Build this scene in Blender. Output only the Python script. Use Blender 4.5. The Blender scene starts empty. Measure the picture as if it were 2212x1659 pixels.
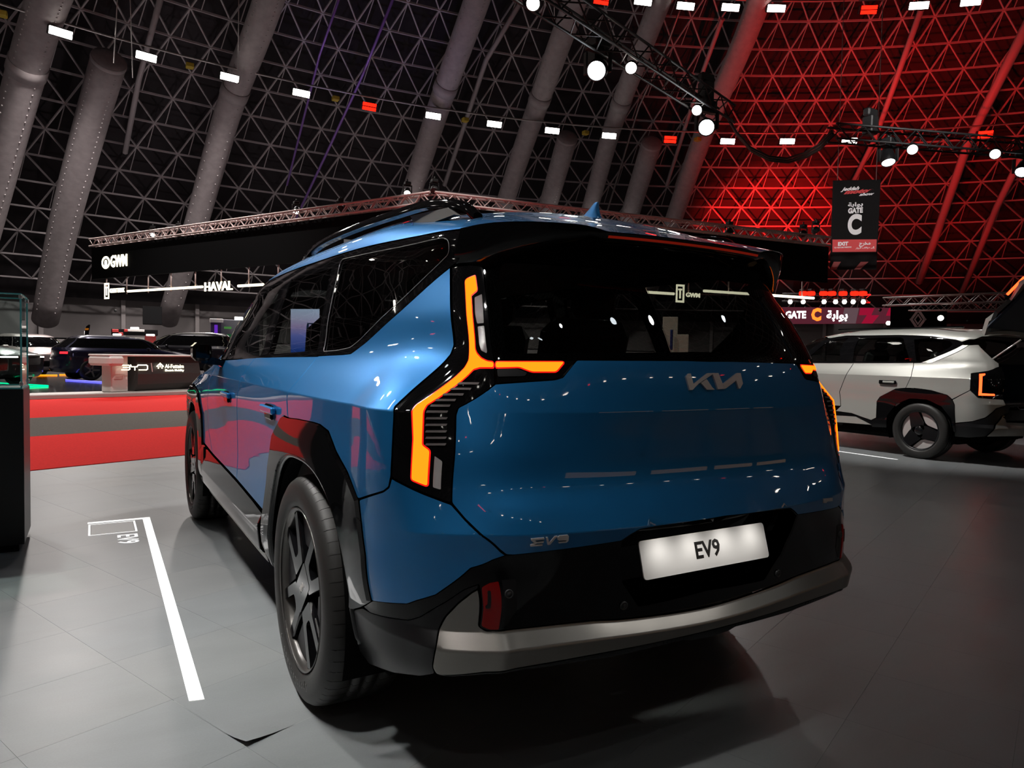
import bpy, bmesh, math, random
import numpy as np
from mathutils import Vector, Matrix
from mathutils.bvhtree import BVHTree
from mathutils.geometry import delaunay_2d_cdt

random.seed(7)
rng = np.random.default_rng(7)
SC = bpy.context.scene
COL = SC.collection
R = math.radians

# ------------------------------------------------------------------ camera
# world frame: the blue car's rear axle is the origin, +Y is its forward direction, +X its right, ground at z = 0 (metres)
FPX, IW, IH = 1536.3, 2212, 1659
CAM = Vector((-1.599, -2.497, 1.2255))
YAW, PITCH, ROLL = R(30.642), R(-2.2845), R(1.050)
_f = Vector((math.sin(YAW) * math.cos(PITCH), math.cos(YAW) * math.cos(PITCH), math.sin(PITCH)))
_r0 = Vector((math.cos(YAW), -math.sin(YAW), 0))
_u0 = _r0.cross(_f)
_r = _r0 * math.cos(ROLL) + _u0 * math.sin(ROLL)
_u = -_r0 * math.sin(ROLL) + _u0 * math.cos(ROLL)
cam_data = bpy.data.cameras.new('camera')
cam = bpy.data.objects.new('camera', cam_data)
COL.objects.link(cam)
cam.matrix_world = Matrix(((_r.x, _u.x, -_f.x, CAM.x), (_r.y, _u.y, -_f.y, CAM.y), (_r.z, _u.z, -_f.z, CAM.z), (0, 0, 0, 1)))
cam_data.sensor_fit = 'HORIZONTAL'
cam_data.sensor_width = 36
cam_data.lens = FPX * 36 / IW
cam_data.clip_start = 0.05
cam_data.clip_end = 600
SC.camera = cam

# ------------------------------------------------------------------ world and exposure
world = bpy.data.worlds.new('world')
SC.world = world
world.use_nodes = True
world.node_tree.nodes['Background'].inputs[0].default_value = (0.5, 0.42, 0.45, 1)
world.node_tree.nodes['Background'].inputs[1].default_value = 0.004
SC.view_settings.view_transform = 'Standard'
SC.view_settings.look = 'None'
SC.view_settings.gamma = 1
SC.view_settings.use_curve_mapping = False
SC.view_settings.exposure = 0.0
cy = SC.cycles
cy.max_bounces = 5; cy.diffuse_bounces = 2; cy.glossy_bounces = 3; cy.transmission_bounces = 3; cy.transparent_max_bounces = 10
cy.caustics_reflective = False; cy.caustics_refractive = False
cy.sample_clamp_indirect = 4
cy.use_adaptive_sampling = True; cy.adaptive_threshold = .07; cy.adaptive_min_samples = 16
cy.use_denoising = True

# ------------------------------------------------------------------ small tools
def ray(px):
    return (_f * FPX + _r * (px[0] - IW / 2) - _u * (px[1] - IH / 2)).normalized()

def at(px, **kw):
    """the point of the place seen at a pixel, on a plane (X=, Y= or Z=) or at a horizontal distance D="""
    d = ray(px)
    for k, v in kw.items():
        if k == 'D':
            return CAM + d * (v / math.hypot(d.x, d.y))
        i = 'XYZ'.index(k)
        return CAM + d * ((v - CAM[i]) / d[i])

def link(o, parent=None):
    COL.objects.link(o)
    if parent is not None:
        o.parent = parent
    return o

def tag(o, label=None, cat=None, group=None, kind=None):
    if label: o['label'] = label
    if cat: o['category'] = cat
    if group: o['group'] = group
    if kind: o['kind'] = kind
    return o

def empty(name, loc=(0, 0, 0), rz=0, label=None, cat=None, group=None):
    o = bpy.data.objects.new(name, None)
    o.empty_display_size = 0.1
    o.location = loc
    o.rotation_euler = (0, 0, rz)
    COL.objects.link(o)
    return tag(o, label, cat, group)

def mesh_obj(name, me, mat, parent=None, loc=None, rot=None):
    if mat is not None and not me.materials:
        me.materials.append(mat)
    o = bpy.data.objects.new(name, me)
    if loc is not None: o.location = loc
    if rot is not None: o.rotation_euler = rot
    return link(o, parent)

class MB:
    """collects boxes, tubes, prisms and lathes; build() links them as one mesh object"""
    def __init__(self):
        self.v, self.f, self.sm = [], [], []
    def add(self, vs, fs, smooth=False):
        b = len(self.v)
        self.v += [tuple(p) for p in vs]
        self.f += [tuple(b + i for i in f) for f in fs]
        self.sm += [smooth] * len(fs)
        return self
    def box(self, c, s, M=None):
        hx, hy, hz = s[0] / 2, s[1] / 2, s[2] / 2
        P = [Vector((x, y, z)) for x in (-hx, hx) for y in (-hy, hy) for z in (-hz, hz)]
        if M is not None: P = [M @ p for p in P]
        P = [p + Vector(c) for p in P]
        return self.add(P, [(0, 1, 3, 2), (4, 6, 7, 5), (0, 4, 5, 1), (2, 3, 7, 6), (0, 2, 6, 4), (1, 5, 7, 3)])
    def cbox(self, c, s, b=.01, M=None):
        """box with chamfered edges"""
        hx, hy, hz = s[0] / 2, s[1] / 2, s[2] / 2
        b = min(b, hx * .9, hy * .9, hz * .9)
        P = []; idx = {}
        for sx in (-1, 1):
            for sy in (-1, 1):
                for sz in (-1, 1):
                    for a in range(3):
                        q = [sx * (hx - b), sy * (hy - b), sz * (hz - b)]
                        q[a] = (sx * hx, sy * hy, sz * hz)[a]
                        idx[(sx, sy, sz, a)] = len(P); P.append(Vector(q))
        F = []
        for a in range(3):
            o = [k for k in range(3) if k != a]
            for s_ in (-1, 1):
                loop = []
                for (p, q) in ((-1, -1), (1, -1), (1, 1), (-1, 1)):
                    k = [0, 0, 0]; k[a] = s_; k[o[0]] = p; k[o[1]] = q
                    loop.append(idx[(*k, a)])
                F.append(loop)
        for a in range(3):
            o = [k for k in range(3) if k != a]
            for p in (-1, 1):
                for q in (-1, 1):
                    k0 = [0, 0, 0]; k0[o[0]] = p; k0[o[1]] = q
                    k1 = list(k0); k0[a] = -1; k1[a] = 1
                    F.append([idx[(*k0, o[0])], idx[(*k0, o[1])], idx[(*k1, o[1])], idx[(*k1, o[0])]])
        for sx in (-1, 1):
            for sy in (-1, 1):
                for sz in (-1, 1):
                    F.append([idx[(sx, sy, sz, a)] for a in range(3)])
        # orient outward
        G = []
        for f in F:
            n = (P[f[1]] - P[f[0]]).cross(P[f[2]] - P[f[0]])
            m = sum((P[i] for i in f), Vector())
            G.append(tuple(f) if n.dot(m) > 0 else tuple(reversed(f)))
        if M is not None: P = [M @ p for p in P]
        return self.add([p + Vector(c) for p in P], G)
    def tube(self, pts, r, n=8, cap=True, smooth=True, flat=None):
        pts = [Vector(p) for p in pts]
        rr = r if isinstance(r, (list, tuple)) else [r] * len(pts)
        V = []; up = None
        for i, p in enumerate(pts):
            t = (pts[min(i + 1, len(pts) - 1)] - pts[max(i - 1, 0)]).normalized()
            if up is None:
                a = Vector((0, 0, 1)) if abs(t.z) < .9 else Vector((1, 0, 0))
                s = t.cross(a).normalized()
            else:
                s = (up - t * up.dot(t)).normalized()
            up = s
            w = t.cross(s)
            for k in range(n):
                an = 2 * math.pi * (k + .5) / n
                V.append(p + (s * math.cos(an) + w * math.sin(an)) * rr[i])
        F = []
        for i in range(len(pts) - 1):
            for k in range(n):
                a, b = i * n + k, i * n + (k + 1) % n
                F.append((a, b, b + n, a + n))
        self.add(V, F, smooth)
        if cap:
            b0 = len(self.v) - len(V)
            self.f += [tuple(b0 + k for k in reversed(range(n))), tuple(b0 + len(V) - n + k for k in range(n))]
            self.sm += [False, False]
        return self
    def prism(self, poly, M, d, smooth=False):
        """polygon (x,y) extruded by d along local z, placed by matrix M"""
        n = len(poly)
        ar = sum(poly[i][0] * poly[(i + 1) % n][1] - poly[(i + 1) % n][0] * poly[i][1] for i in range(n))
        if ar < 0: poly = list(reversed(poly))
        V = [M @ Vector((x, y, 0)) for x, y in poly] + [M @ Vector((x, y, d)) for x, y in poly]
        F = [tuple(reversed(range(n))), tuple(range(n, 2 * n))] + [(i, (i + 1) % n, n + (i + 1) % n, n + i) for i in range(n)]
        return self.add(V, F, smooth)
    def lathe(self, prof, M, n=32, smooth=True, a0=0, a1=2 * math.pi):
        """profile (r, h) turned about local z"""
        full = abs(a1 - a0 - 2 * math.pi) < 1e-6
        m = n if full else n + 1
        V = []
        for k in range(m):
            a = a0 + (a1 - a0) * k / n
            for r, h in prof:
                V.append(M @ Vector((r * math.cos(a), r * math.sin(a), h)))
        F = []; L = len(prof)
        for k in range(n):
            k2 = (k + 1) % m
            for j in range(L - 1):
                F.append((k * L + j, k2 * L + j, k2 * L + j + 1, k * L + j + 1))
        return self.add(V, F, smooth)
    def mesh(self, name):
        me = bpy.data.meshes.new(name)
        me.from_pydata(self.v, [], self.f)
        me.polygons.foreach_set('use_smooth', self.sm)
        me.update()
        return me
    def build(self, name, mat, parent=None, loc=None, rot=None):
        return mesh_obj(name, self.mesh(name), mat, parent, loc, rot)

def basis(x, y, z, o=(0, 0, 0)):
    x, y, z, o = Vector(x), Vector(y), Vector(z), Vector(o)
    return Matrix(((x.x, y.x, z.x, o.x), (x.y, y.y, z.y, o.y), (x.z, y.z, z.z, o.z), (0, 0, 0, 1)))

def text_mesh(s, size=1.0, depth=0.002, bold=0.0, spacing=1.0, shear=0.0, align='CENTER', yalign='CENTER', res=2):
    cu = bpy.data.curves.new('lettering', 'FONT')
    cu.body = s; cu.size = size; cu.extrude = depth; cu.offset = bold
    cu.space_character = spacing; cu.shear = shear
    cu.align_x = align; cu.align_y = yalign; cu.resolution_u = res
    o = bpy.data.objects.new('lettering', cu)
    COL.objects.link(o)
    bpy.context.view_layer.update()
    dg = bpy.context.evaluated_depsgraph_get()
    me = bpy.data.meshes.new_from_object(o.evaluated_get(dg))
    bpy.data.objects.remove(o)
    bpy.data.curves.remove(cu)
    me.materials.clear()
    return me

def letters(name, s, mat, parent, M, size, depth=.004, sx=1.0, **kw):
    """a word as one mesh, its plane placed by matrix M (local x along the line, y up, z out); sx stretches its width"""
    me = text_mesh(s, size, depth, **kw)
    me.transform(M @ Matrix.Diagonal((sx, 1, 1, 1)))
    return mesh_obj(name, me, mat, parent)

def copy_tree(o, parent=None, loc=None, rz=None):
    c = o.copy()
    COL.objects.link(c)
    c.parent = parent
    if loc is not None: c.location = loc
    if rz is not None: c.rotation_euler = (0, 0, rz)
    for ch in list(o.children):
        if ch is not c:
            copy_tree(ch, c)
    return c

# ------------------------------------------------------------------ materials
def mat(name, col=(.5, .5, .5), rough=.5, metal=0, spec=.5, coat=0, coat_r=.03, emit=None, es=0, noise=None, bump=None, sheen=0):
    m = bpy.data.materials.new(name)
    m.use_nodes = True
    nt = m.node_tree
    b = nt.nodes['Principled BSDF']
    b.inputs['Base Color'].default_value = (*col, 1)
    b.inputs['Roughness'].default_value = rough
    b.inputs['Metallic'].default_value = metal
    b.inputs['Specular IOR Level'].default_value = spec
    b.inputs['Coat Weight'].default_value = coat
    b.inputs['Coat Roughness'].default_value = coat_r
    b.inputs['Coat IOR'].default_value = 1.65
    if emit:
        b.inputs['Emission Color'].default_value = (*emit, 1)
        b.inputs['Emission Strength'].default_value = es
    if noise or bump:
        tc = nt.nodes.new('ShaderNodeTexCoord')
    if noise:
        sc, amt = noise[0], noise[1]
        nz = nt.nodes.new('ShaderNodeTexNoise'); nz.inputs['Scale'].default_value = sc; nz.inputs['Detail'].default_value = 5
        nt.links.new(tc.outputs['Object'], nz.inputs['Vector'])
        rp = nt.nodes.new('ShaderNodeValToRGB')
        rp.color_ramp.elements[0].position = .3; rp.color_ramp.elements[1].position = .7
        rp.color_ramp.elements[0].color = (*[c * (1 - amt) for c in col], 1)
        rp.color_ramp.elements[1].color = (*[min(1, c * (1 + amt)) for c in col], 1)
        nt.links.new(nz.outputs['Fac'], rp.inputs['Fac'])
        nt.links.new(rp.outputs['Color'], b.inputs['Base Color'])
    if bump:
        nz = nt.nodes.new('ShaderNodeTexNoise'); nz.inputs['Scale'].default_value = bump[0]; nz.inputs['Detail'].default_value = 3
        nt.links.new(tc.outputs['Object'], nz.inputs['Vector'])
        bp = nt.nodes.new('ShaderNodeBump'); bp.inputs['Strength'].default_value = bump[1]; bp.inputs['Distance'].default_value = .01
        nt.links.new(nz.outputs['Fac'], bp.inputs['Height'])
        nt.links.new(bp.outputs['Normal'], b.inputs['Normal'])
    return m

def emat(name, col, s):
    m = bpy.data.materials.new(name)
    m.use_nodes = True
    nt = m.node_tree
    nt.nodes.clear()
    o = nt.nodes.new('ShaderNodeOutputMaterial'); e = nt.nodes.new('ShaderNodeEmission')
    e.inputs[0].default_value = (*col, 1); e.inputs[1].default_value = s
    nt.links.new(e.outputs[0], o.inputs[0])
    return m

def glass(name, tint, refl=1.0, rough=0.0, ior=1.5):
    """thin pane: tinted see-through mixed with a mirror reflection by Fresnel"""
    m = bpy.data.materials.new(name)
    m.use_nodes = True
    nt = m.node_tree
    nt.nodes.clear()
    o = nt.nodes.new('ShaderNodeOutputMaterial')
    t = nt.nodes.new('ShaderNodeBsdfTransparent'); t.inputs[0].default_value = (*tint, 1)
    g = nt.nodes.new('ShaderNodeBsdfGlossy'); g.inputs['Roughness'].default_value = rough
    g.inputs['Color'].default_value = (refl, refl, refl, 1)
    fr = nt.nodes.new('ShaderNodeFresnel')
    ge = nt.nodes.new('ShaderNodeNewGeometry'); ma = nt.nodes.new('ShaderNodeMath'); ma.operation = 'MULTIPLY_ADD'
    ma.inputs[1].default_value = 1 / ior - ior; ma.inputs[2].default_value = ior       # the same reflection from both sides of the pane
    nt.links.new(ge.outputs['Backfacing'], ma.inputs[0]); nt.links.new(ma.outputs[0], fr.inputs['IOR'])
    mx = nt.nodes.new('ShaderNodeMixShader')
    nt.links.new(fr.outputs[0], mx.inputs[0]); nt.links.new(t.outputs[0], mx.inputs[1]); nt.links.new(g.outputs[0], mx.inputs[2])
    nt.links.new(mx.outputs[0], o.inputs[0])
    return m

M = {}
def car_paint(name, col, metal=.6, rough=.32, coat=1.0):
    m = mat(name, col, rough, metal, .5, coat, .02)
    nt = m.node_tree; b = nt.nodes['Principled BSDF']
    tc = nt.nodes.new('ShaderNodeTexCoord')
    vz = nt.nodes.new('ShaderNodeTexVoronoi'); vz.inputs['Scale'].default_value = 1500
    nt.links.new(tc.outputs['Object'], vz.inputs['Vector'])
    bp = nt.nodes.new('ShaderNodeBump'); bp.inputs['Strength'].default_value = .06; bp.inputs['Distance'].default_value = .001
    nt.links.new(vz.outputs['Distance'], bp.inputs['Height'])
    nt.links.new(bp.outputs['Normal'], b.inputs['Normal'])
    return m

M['paint'] = car_paint('blue_metallic_paint', (.009, .200, .51), .62, .50)
M['gloss'] = mat('gloss_black', (.004, .004, .0045), .04, 0, .5)
M['black'] = mat('satin_black', (.008, .008, .009), .38, 0, .4)
M['matte'] = mat('matte_black', (.006, .006, .006), .8, 0, .2)
M['liner'] = mat('black_liner', (.003, .003, .003), .9, 0, .1)
M['silver'] = mat('satin_silver_trim', (.30, .285, .265), .34, .75, .5)
M['chrome'] = mat('satin_chrome', (.78, .74, .72), .30, .55)
M['hmsl'] = mat('brake_lamp_lens', (.40, .02, .01), .3, emit=(1, .04, .01), es=.10)
M['sensor'] = mat('sensor_grey', (.03, .032, .034), .4)
M['ribs'] = mat('grey_lamp_rib', (.22, .19, .19), .3, .2, .6)
M['rubber'] = mat('tyre_rubber', (.022, .021, .020), .50, 0, .40, bump=(160, .04))
M['rim'] = mat('black_alloy', (.006, .006, .007), .10, 0, .5)
M['rimdark'] = mat('dark_grey_alloy', (.018, .018, .02), .4, .3)
M['glass'] = glass('tinted_glass', (.40, .43, .42))
M['rglass'] = glass('dark_privacy_glass', (.50, .51, .49))
M['amber'] = emat('lit_red_lamp', (1.0, .15, .004), 2.8)
M['redlens'] = mat('red_lens', (.16, .002, .002), .12, 0, .5, emit=(1, .01, .005), es=.01)
M['redglow'] = mat('red_lens_edge', (.35, .004, .004), .2, 0, .5, emit=(1, .01, .006), es=1.0)
M['clear'] = mat('clear_ribbed_lens', (.42, .38, .38), .12, .1, .8, bump=(900, .5))
M['plate'] = mat('white_plate', (.88, .86, .84), .4, 0, .4)
M['ink'] = mat('black_ink', (.006, .006, .006), .4)
M['interior'] = mat('dark_trim', (.02, .02, .02), .7)
M['seat'] = mat('seat_fabric', (.03, .029, .028), .75)
# ================================================================== the blue car: a hull S(u, v) carries every panel
# columns run from the rear centre line round the left corner and along the left side to the front centre line
ROWS = [
 # z, crease, [(x, y) or (x, y, z)] for 17 columns
 (.30, 0, [(0,-.93),(.25,-.93),(.46,-.92),(.67,-.89),(.75,-.86),(.80,-.80),(.84,-.72),(.90,-.45),(.925,0),(.94,.7),(.94,1.5),(.94,2.2),(.93,2.8),(.92,3.4),(.84,3.68),(.45,3.82),(0,3.85)]),
 (.39, 0, [(0,-.990,.375),(.25,-.987,.378),(.46,-.977,.384),(.66,-.955),(.725,-.937),(.832,-.855),(.876,-.76),(.93,-.45),(.955,0),(.965,.7),(.965,1.5),(.965,2.2),(.96,2.8),(.945,3.4),(.87,3.77),(.45,3.92),(0,3.95)]),
 (.475, 1, [(0,-1.014,.447),(.25,-1.008,.455),(.46,-.997,.467),(.66,-.978,.475),(.722,-.962),(.848,-.870),(.895,-.768),(.945,-.45),(.97,0),(.975,.7),(.975,1.5),(.975,2.2),(.97,2.8),(.955,3.4),(.88,3.80),(.45,3.96),(0,3.99)]),
 (.515, 1, [(0,-.976,.474),(.25,-.971,.484),(.46,-.962,.502),(.66,-.943,.514),(.717,-.927),(.840,-.840),(.893,-.755),(.942,-.45),(.97,0),(.973,.7),(.973,1.5),(.973,2.2),(.97,2.8),(.955,3.4),(.88,3.805),(.45,3.965),(0,3.995)]),
 (.60, 0, [(0,-.992),(.25,-.986),(.46,-.974),(.66,-.950),(.717,-.932),(.848,-.838),(.906,-.750),(.95,-.45),(.97,0),(.968,.7),(.968,1.5),(.97,2.2),(.97,2.8),(.955,3.4),(.88,3.81),(.45,3.97),(0,4.0)]),
 (.705, 0, [(0,-1.025),(.25,-1.016),(.46,-.994),(.67,-.944),(.745,-.908),(.868,-.825),(.918,-.748),(.955,-.45),(.972,0),(.962,.7),(.962,1.5),(.965,2.2),(.97,2.8),(.955,3.4),(.88,3.82),(.45,3.97),(0,4.0)]),
 (.765, 1, [(0,-1.043),(.25,-1.033),(.46,-1.005),(.67,-.95),(.777,-.892),(.876,-.82),(.922,-.748),(.956,-.45),(.973,0),(.962,.7),(.962,1.5),(.965,2.2),(.97,2.8),(.955,3.4),(.88,3.82),(.45,3.97),(0,4.0)]),
 (.815, 0, [(0,-1.018),(.25,-1.008),(.46,-.983),(.67,-.934),(.775,-.873),(.876,-.808),(.924,-.748),(.957,-.45),(.974,0),(.963,.7),(.963,1.5),(.965,2.2),(.97,2.8),(.955,3.4),(.88,3.82),(.45,3.97),(0,4.0)]),
 (.875, 0, [(0,-.988),(.25,-.978),(.46,-.955),(.67,-.907),(.772,-.855),(.875,-.797),(.926,-.748),(.958,-.45),(.975,0),(.966,.7),(.966,1.5),(.967,2.2),(.97,2.8),(.955,3.4),(.88,3.82),(.45,3.97),(0,4.0)]),
 (.98, 0, [(0,-.982),(.25,-.972),(.46,-.946),(.67,-.892),(.765,-.836),(.868,-.787),(.922,-.742),(.953,-.45),(.969,0),(.968,.7),(.970,1.5),(.968,2.2),(.966,2.8),(.95,3.4,.95),(.88,3.80,.92),(.45,3.95,.93),(0,3.98,.93)]),
 (1.075, 1, [(0,-.992),(.25,-.98),(.46,-.947),(.67,-.872),(.758,-.808),(.858,-.776),(.916,-.732),(.952,-.45),(.968,0),(.966,.7),(.966,1.5),(.960,2.2),(.945,2.8,1.06),(.90,3.4,1.00),(.83,3.72,.965),(.43,3.87,.98),(0,3.90,.985)]),
 (1.13, 0, [(0,-.985),(.25,-.972),(.46,-.936),(.67,-.857),(.738,-.80),(.815,-.757),(.866,-.705),(.905,-.45),(.927,0),(.942,.7),(.946,1.5),(.942,2.2),(.90,2.75,1.10),(.82,3.2,1.05),(.72,3.5,1.02),(.40,3.64,1.05),(0,3.67,1.06)]),
 (1.215, 0, [(0,-.962),(.25,-.951),(.46,-.913),(.67,-.823),(.708,-.782),(.745,-.725),(.778,-.645),(.828,-.42),(.865,0),(.888,.7),(.900,1.5),(.895,2.1),(.87,2.42,1.19),(.79,2.62,1.17),(.60,2.76,1.17),(.33,2.85,1.18),(0,2.88,1.185)]),
 (1.35, 0, [(0,-.888),(.25,-.878),(.46,-.843),(.637,-.762),(.675,-.725),(.708,-.676),(.732,-.61),(.782,-.40),(.826,0),(.851,.7),(.858,1.5),(.846,2.0),(.83,2.24),(.75,2.40),(.57,2.53),(.32,2.60),(0,2.62)]),
 (1.486, 0, [(0,-.80),(.25,-.79),(.46,-.757),(.60,-.682),(.635,-.65),(.665,-.612),(.686,-.56),(.735,-.38),(.784,0),(.810,.7),(.812,1.5),(.795,1.88),(.77,2.06),(.70,2.18),(.54,2.29),(.3,2.35),(0,2.37)]),
 (1.60, 0, [(0,-.72),(.25,-.715),(.46,-.69),(.575,-.645),(.61,-.618),(.64,-.582),(.660,-.535),(.695,-.35),(.742,0),(.768,.7),(.766,1.4),(.757,1.70),(.725,1.83),(.655,1.93),(.5,2.03),(.28,2.09),(0,2.11)]),
 (1.66, 0, [(0,-.66,1.643),(.25,-.655,1.643),(.43,-.63,1.642),(.53,-.59,1.641),(.56,-.565,1.641),(.585,-.53,1.641),(.605,-.485,1.643),(.645,-.31,1.652),(.697,0),(.724,.7),(.72,1.3),(.70,1.52),(.67,1.63),(.60,1.72),(.45,1.81),(.25,1.86),(0,1.88)]),
 (1.715, 0, [(0,-.56,1.687),(.23,-.555,1.685),(.39,-.53,1.680),(.475,-.49,1.677),(.50,-.465,1.677),(.52,-.435,1.678),(.54,-.39,1.680),(.575,-.23,1.688),(.622,0,1.703),(.645,.7,1.706),(.64,1.2,1.70),(.62,1.35,1.695),(.59,1.44,1.692),(.52,1.51,1.69),(.38,1.57,1.69),(.2,1.6,1.69),(0,1.62,1.69)]),
 (1.95, 0, [(0,-.36,1.721),(.14,-.355,1.721),(.24,-.335,1.719),(.29,-.30,1.718),(.31,-.28,1.718),(.325,-.25,1.718),(.335,-.22,1.719),(.36,-.1,1.722),(.385,.1,1.733),(.40,.6,1.735),(.395,.95,1.730),(.38,1.05,1.726),(.36,1.11,1.722),(.31,1.16,1.718),(.22,1.2,1.716),(.11,1.22,1.716),(0,1.23,1.716)]),
 (2.20, 0, [(0,-.05,1.738)]*3+[(0,0,1.741)]*3+[(0,.05,1.748),(0,.1,1.748),(0,.2,1.748),(0,.5,1.748),(0,.75,1.744),(0,.8,1.742),(0,.82,1.74),(0,.84,1.738),(0,.86,1.737),(0,.87,1.737),(0,.88,1.737)]),
]

class Hull:
    def __init__(s, rows, uref, nu=420, nv=260):
        s.vk = np.array([r[0] for r in rows], float)
        s.cr = [bool(r[1]) for r in rows]
        s.P = np.array([[(-p[0], p[1], p[2] if len(p) > 2 else r[0]) for p in r[2]] for r in rows], float)
        ref = s.P[uref]
        s.uk = np.concatenate([[0], np.cumsum(np.linalg.norm(np.diff(ref, axis=0), axis=1))])
        s.U = s.uk[-1]
        s.Tu = s._tan(s.P.transpose(1, 0, 2), s.uk, [False] * len(s.uk)).transpose(2, 0, 1, 3)   # rows, cols, 2, 3
        s.Tu[:, 0, :, 1:] = 0; s.Tu[:, -1, :, 1:] = 0      # mirror symmetry: flat tangents on the centre lines
        s.bvh = None
        s.nu, s.nv = nu, nv
    @staticmethod
    def _tan(P, k, cr):
        n = len(k); T = np.zeros((n, 2) + P.shape[1:])
        for i in range(n):
            a = (P[i] - P[i - 1]) / (k[i] - k[i - 1]) if i > 0 else None
            b = (P[i + 1] - P[i]) / (k[i + 1] - k[i]) if i < n - 1 else None
            if a is None: T[i] = b
            elif b is None: T[i] = a
            elif cr[i]: T[i, 0] = a; T[i, 1] = b
            else:
                h0, h1 = k[i] - k[i - 1], k[i + 1] - k[i]
                T[i] = (a * h1 + b * h0) / (h0 + h1)
        return T
    def __call__(s, u, v):
        u = np.asarray(u, float); v = np.asarray(v, float)
        sg = np.where(u < 0, -1.0, 1.0); u = np.clip(np.abs(u), 0, s.U)
        v = np.clip(v, s.vk[0], s.vk[-1])
        i = np.clip(np.searchsorted(s.uk, u, side='right') - 1, 0, len(s.uk) - 2)
        h = s.uk[i + 1] - s.uk[i]; t = (u - s.uk[i]) / h
        h00 = 2*t**3 - 3*t**2 + 1; h10 = t**3 - 2*t**2 + t; h01 = -2*t**3 + 3*t**2; h11 = t**3 - t**2
        Tu = s.Tu.copy()
        A = (s.P[:, i] * h00[None, :, None] + Tu[:, i, 1] * (h10 * h)[None, :, None]
             + s.P[:, i + 1] * h01[None, :, None] + Tu[:, i + 1, 0] * (h11 * h)[None, :, None])   # rows, N, 3
        T = s._tan(A, s.vk, s.cr)        # rows, 2, N, 3
        j = np.clip(np.searchsorted(s.vk, v, side='right') - 1, 0, len(s.vk) - 2)
        g = s.vk[j + 1] - s.vk[j]; t = (v - s.vk[j]) / g
        n = np.arange(len(u))
        h00 = 2*t**3 - 3*t**2 + 1; h10 = t**3 - 2*t**2 + t; h01 = -2*t**3 + 3*t**2; h11 = t**3 - t**2
        Q = (A[j, n] * h00[:, None] + T[j, 1, n] * (h10 * g)[:, None] + A[j + 1, n] * h01[:, None] + T[j + 1, 0, n] * (h11 * g)[:, None])
        Q[:, 0] *= sg
        return Q
    def normal(s, u, v, e=.003):
        u = np.asarray(u, float); v = np.asarray(v, float)
        du = s(np.minimum(u + e, s.U), v) - s(np.maximum(u - e, -s.U), v)
        dv = s(u, np.minimum(v + e, s.vk[-1])) - s(u, np.maximum(v - e, s.vk[0]))
        n = np.cross(dv, du)
        n /= np.maximum(np.linalg.norm(n, axis=1), 1e-9)[:, None]
        return n
    def _bvh(s):
        us = np.linspace(0, s.U, s.nu); vs = np.linspace(s.vk[0], s.vk[-1], s.nv)
        s.us, s.vs = us, vs
        UU, VV = np.meshgrid(us, vs)
        P = s(UU.ravel(), VV.ravel())
        F = []
        for j in range(s.nv - 1):
            for i in range(s.nu - 1):
                a = j * s.nu + i
                F.append((a, a + 1, a + s.nu + 1)); F.append((a, a + s.nu + 1, a + s.nu))
        s.F = F; s.V = [Vector(p) for p in P]
        s.bvh = BVHTree.FromPolygons(s.V, F)
    def hit(s, o, d):
        """(u, v) where a ray meets the left half"""
        if s.bvh is None: s._bvh()
        loc, n, idx, dist = s.bvh.ray_cast(Vector(o), Vector(d))
        if loc is None:
            loc, n, idx, dist = s.near(o, d)
        c, odd = divmod(idx, 2)
        j, i = divmod(c, s.nu - 1)
        uv = [np.array((s.us[i], s.vs[j])), np.array((s.us[i + 1], s.vs[j + 1 if odd == 0 else j + 1]))]
        # refine: nearest uv by Newton on the patch
        u, v = (s.us[i] + s.us[i + 1]) / 2, (s.vs[j] + s.vs[j + 1]) / 2
        L = np.array(loc)
        for _ in range(4):
            p = s([u], [v])[0]; e = 1e-4
            pu = (s([u + e], [v])[0] - p) / e; pv = (s([u], [v + e])[0] - p) / e
            A = np.stack([pu, pv], 1)
            st = np.linalg.lstsq(A, L - p, rcond=None)[0]
            u = min(max(u + st[0], 0), s.U - 1e-3); v = min(max(v + st[1], s.vk[0]), s.vk[-1] - 1e-3)
        return (float(u), float(v))
    def near(s, o, d):
        """closest hull point to a ray that just misses it"""
        best = None
        o, d = Vector(o), Vector(d).normalized()
        for k in range(160):
            q = o + d * (.6 + k * .03)
            loc, n, idx, dist = s.bvh.find_nearest(q)
            if best is None or dist < best[3]: best = (loc, n, idx, dist)
        return best
    def px(s, x, y): return s.hit(CAM, ray((x, y)))
    def side(s, y, z): return s.hit((-4, y, z), (1, 0, 0))
    def rear(s, x, z): return s.hit((-abs(x), -4, z), (0, 1, 0))

def inside(poly, pts):
    poly = np.asarray(poly); pts = np.asarray(pts)
    x, y = pts[:, 0], pts[:, 1]
    c = np.zeros(len(pts), bool)
    n = len(poly)
    for i in range(n):
        x0, y0 = poly[i]; x1, y1 = poly[(i + 1) % n]
        k = ((y0 > y) != (y1 > y))
        with np.errstate(divide='ignore', invalid='ignore'):
            xi = (x1 - x0) * (y - y0) / (y1 - y0 if y1 != y0 else 1e-12) + x0
        c ^= k & (x < xi)
    return c

def seg_dist(poly, pts):
    poly = np.asarray(poly); pts = np.asarray(pts)
    d = np.full(len(pts), 1e9)
    for i in range(len(poly)):
        a = poly[i]; b = poly[(i + 1) % len(poly)]
        ab = b - a; L = max(ab @ ab, 1e-12)
        t = np.clip(((pts - a) @ ab) / L, 0, 1)
        d = np.minimum(d, np.linalg.norm(pts - (a + t[:, None] * ab), axis=1))
    return d

def area(p):
    p = np.asarray(p); q = np.roll(p, -1, 0)
    return ((p[:, 0] * q[:, 1] - q[:, 0] * p[:, 1]).sum()) / 2

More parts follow.
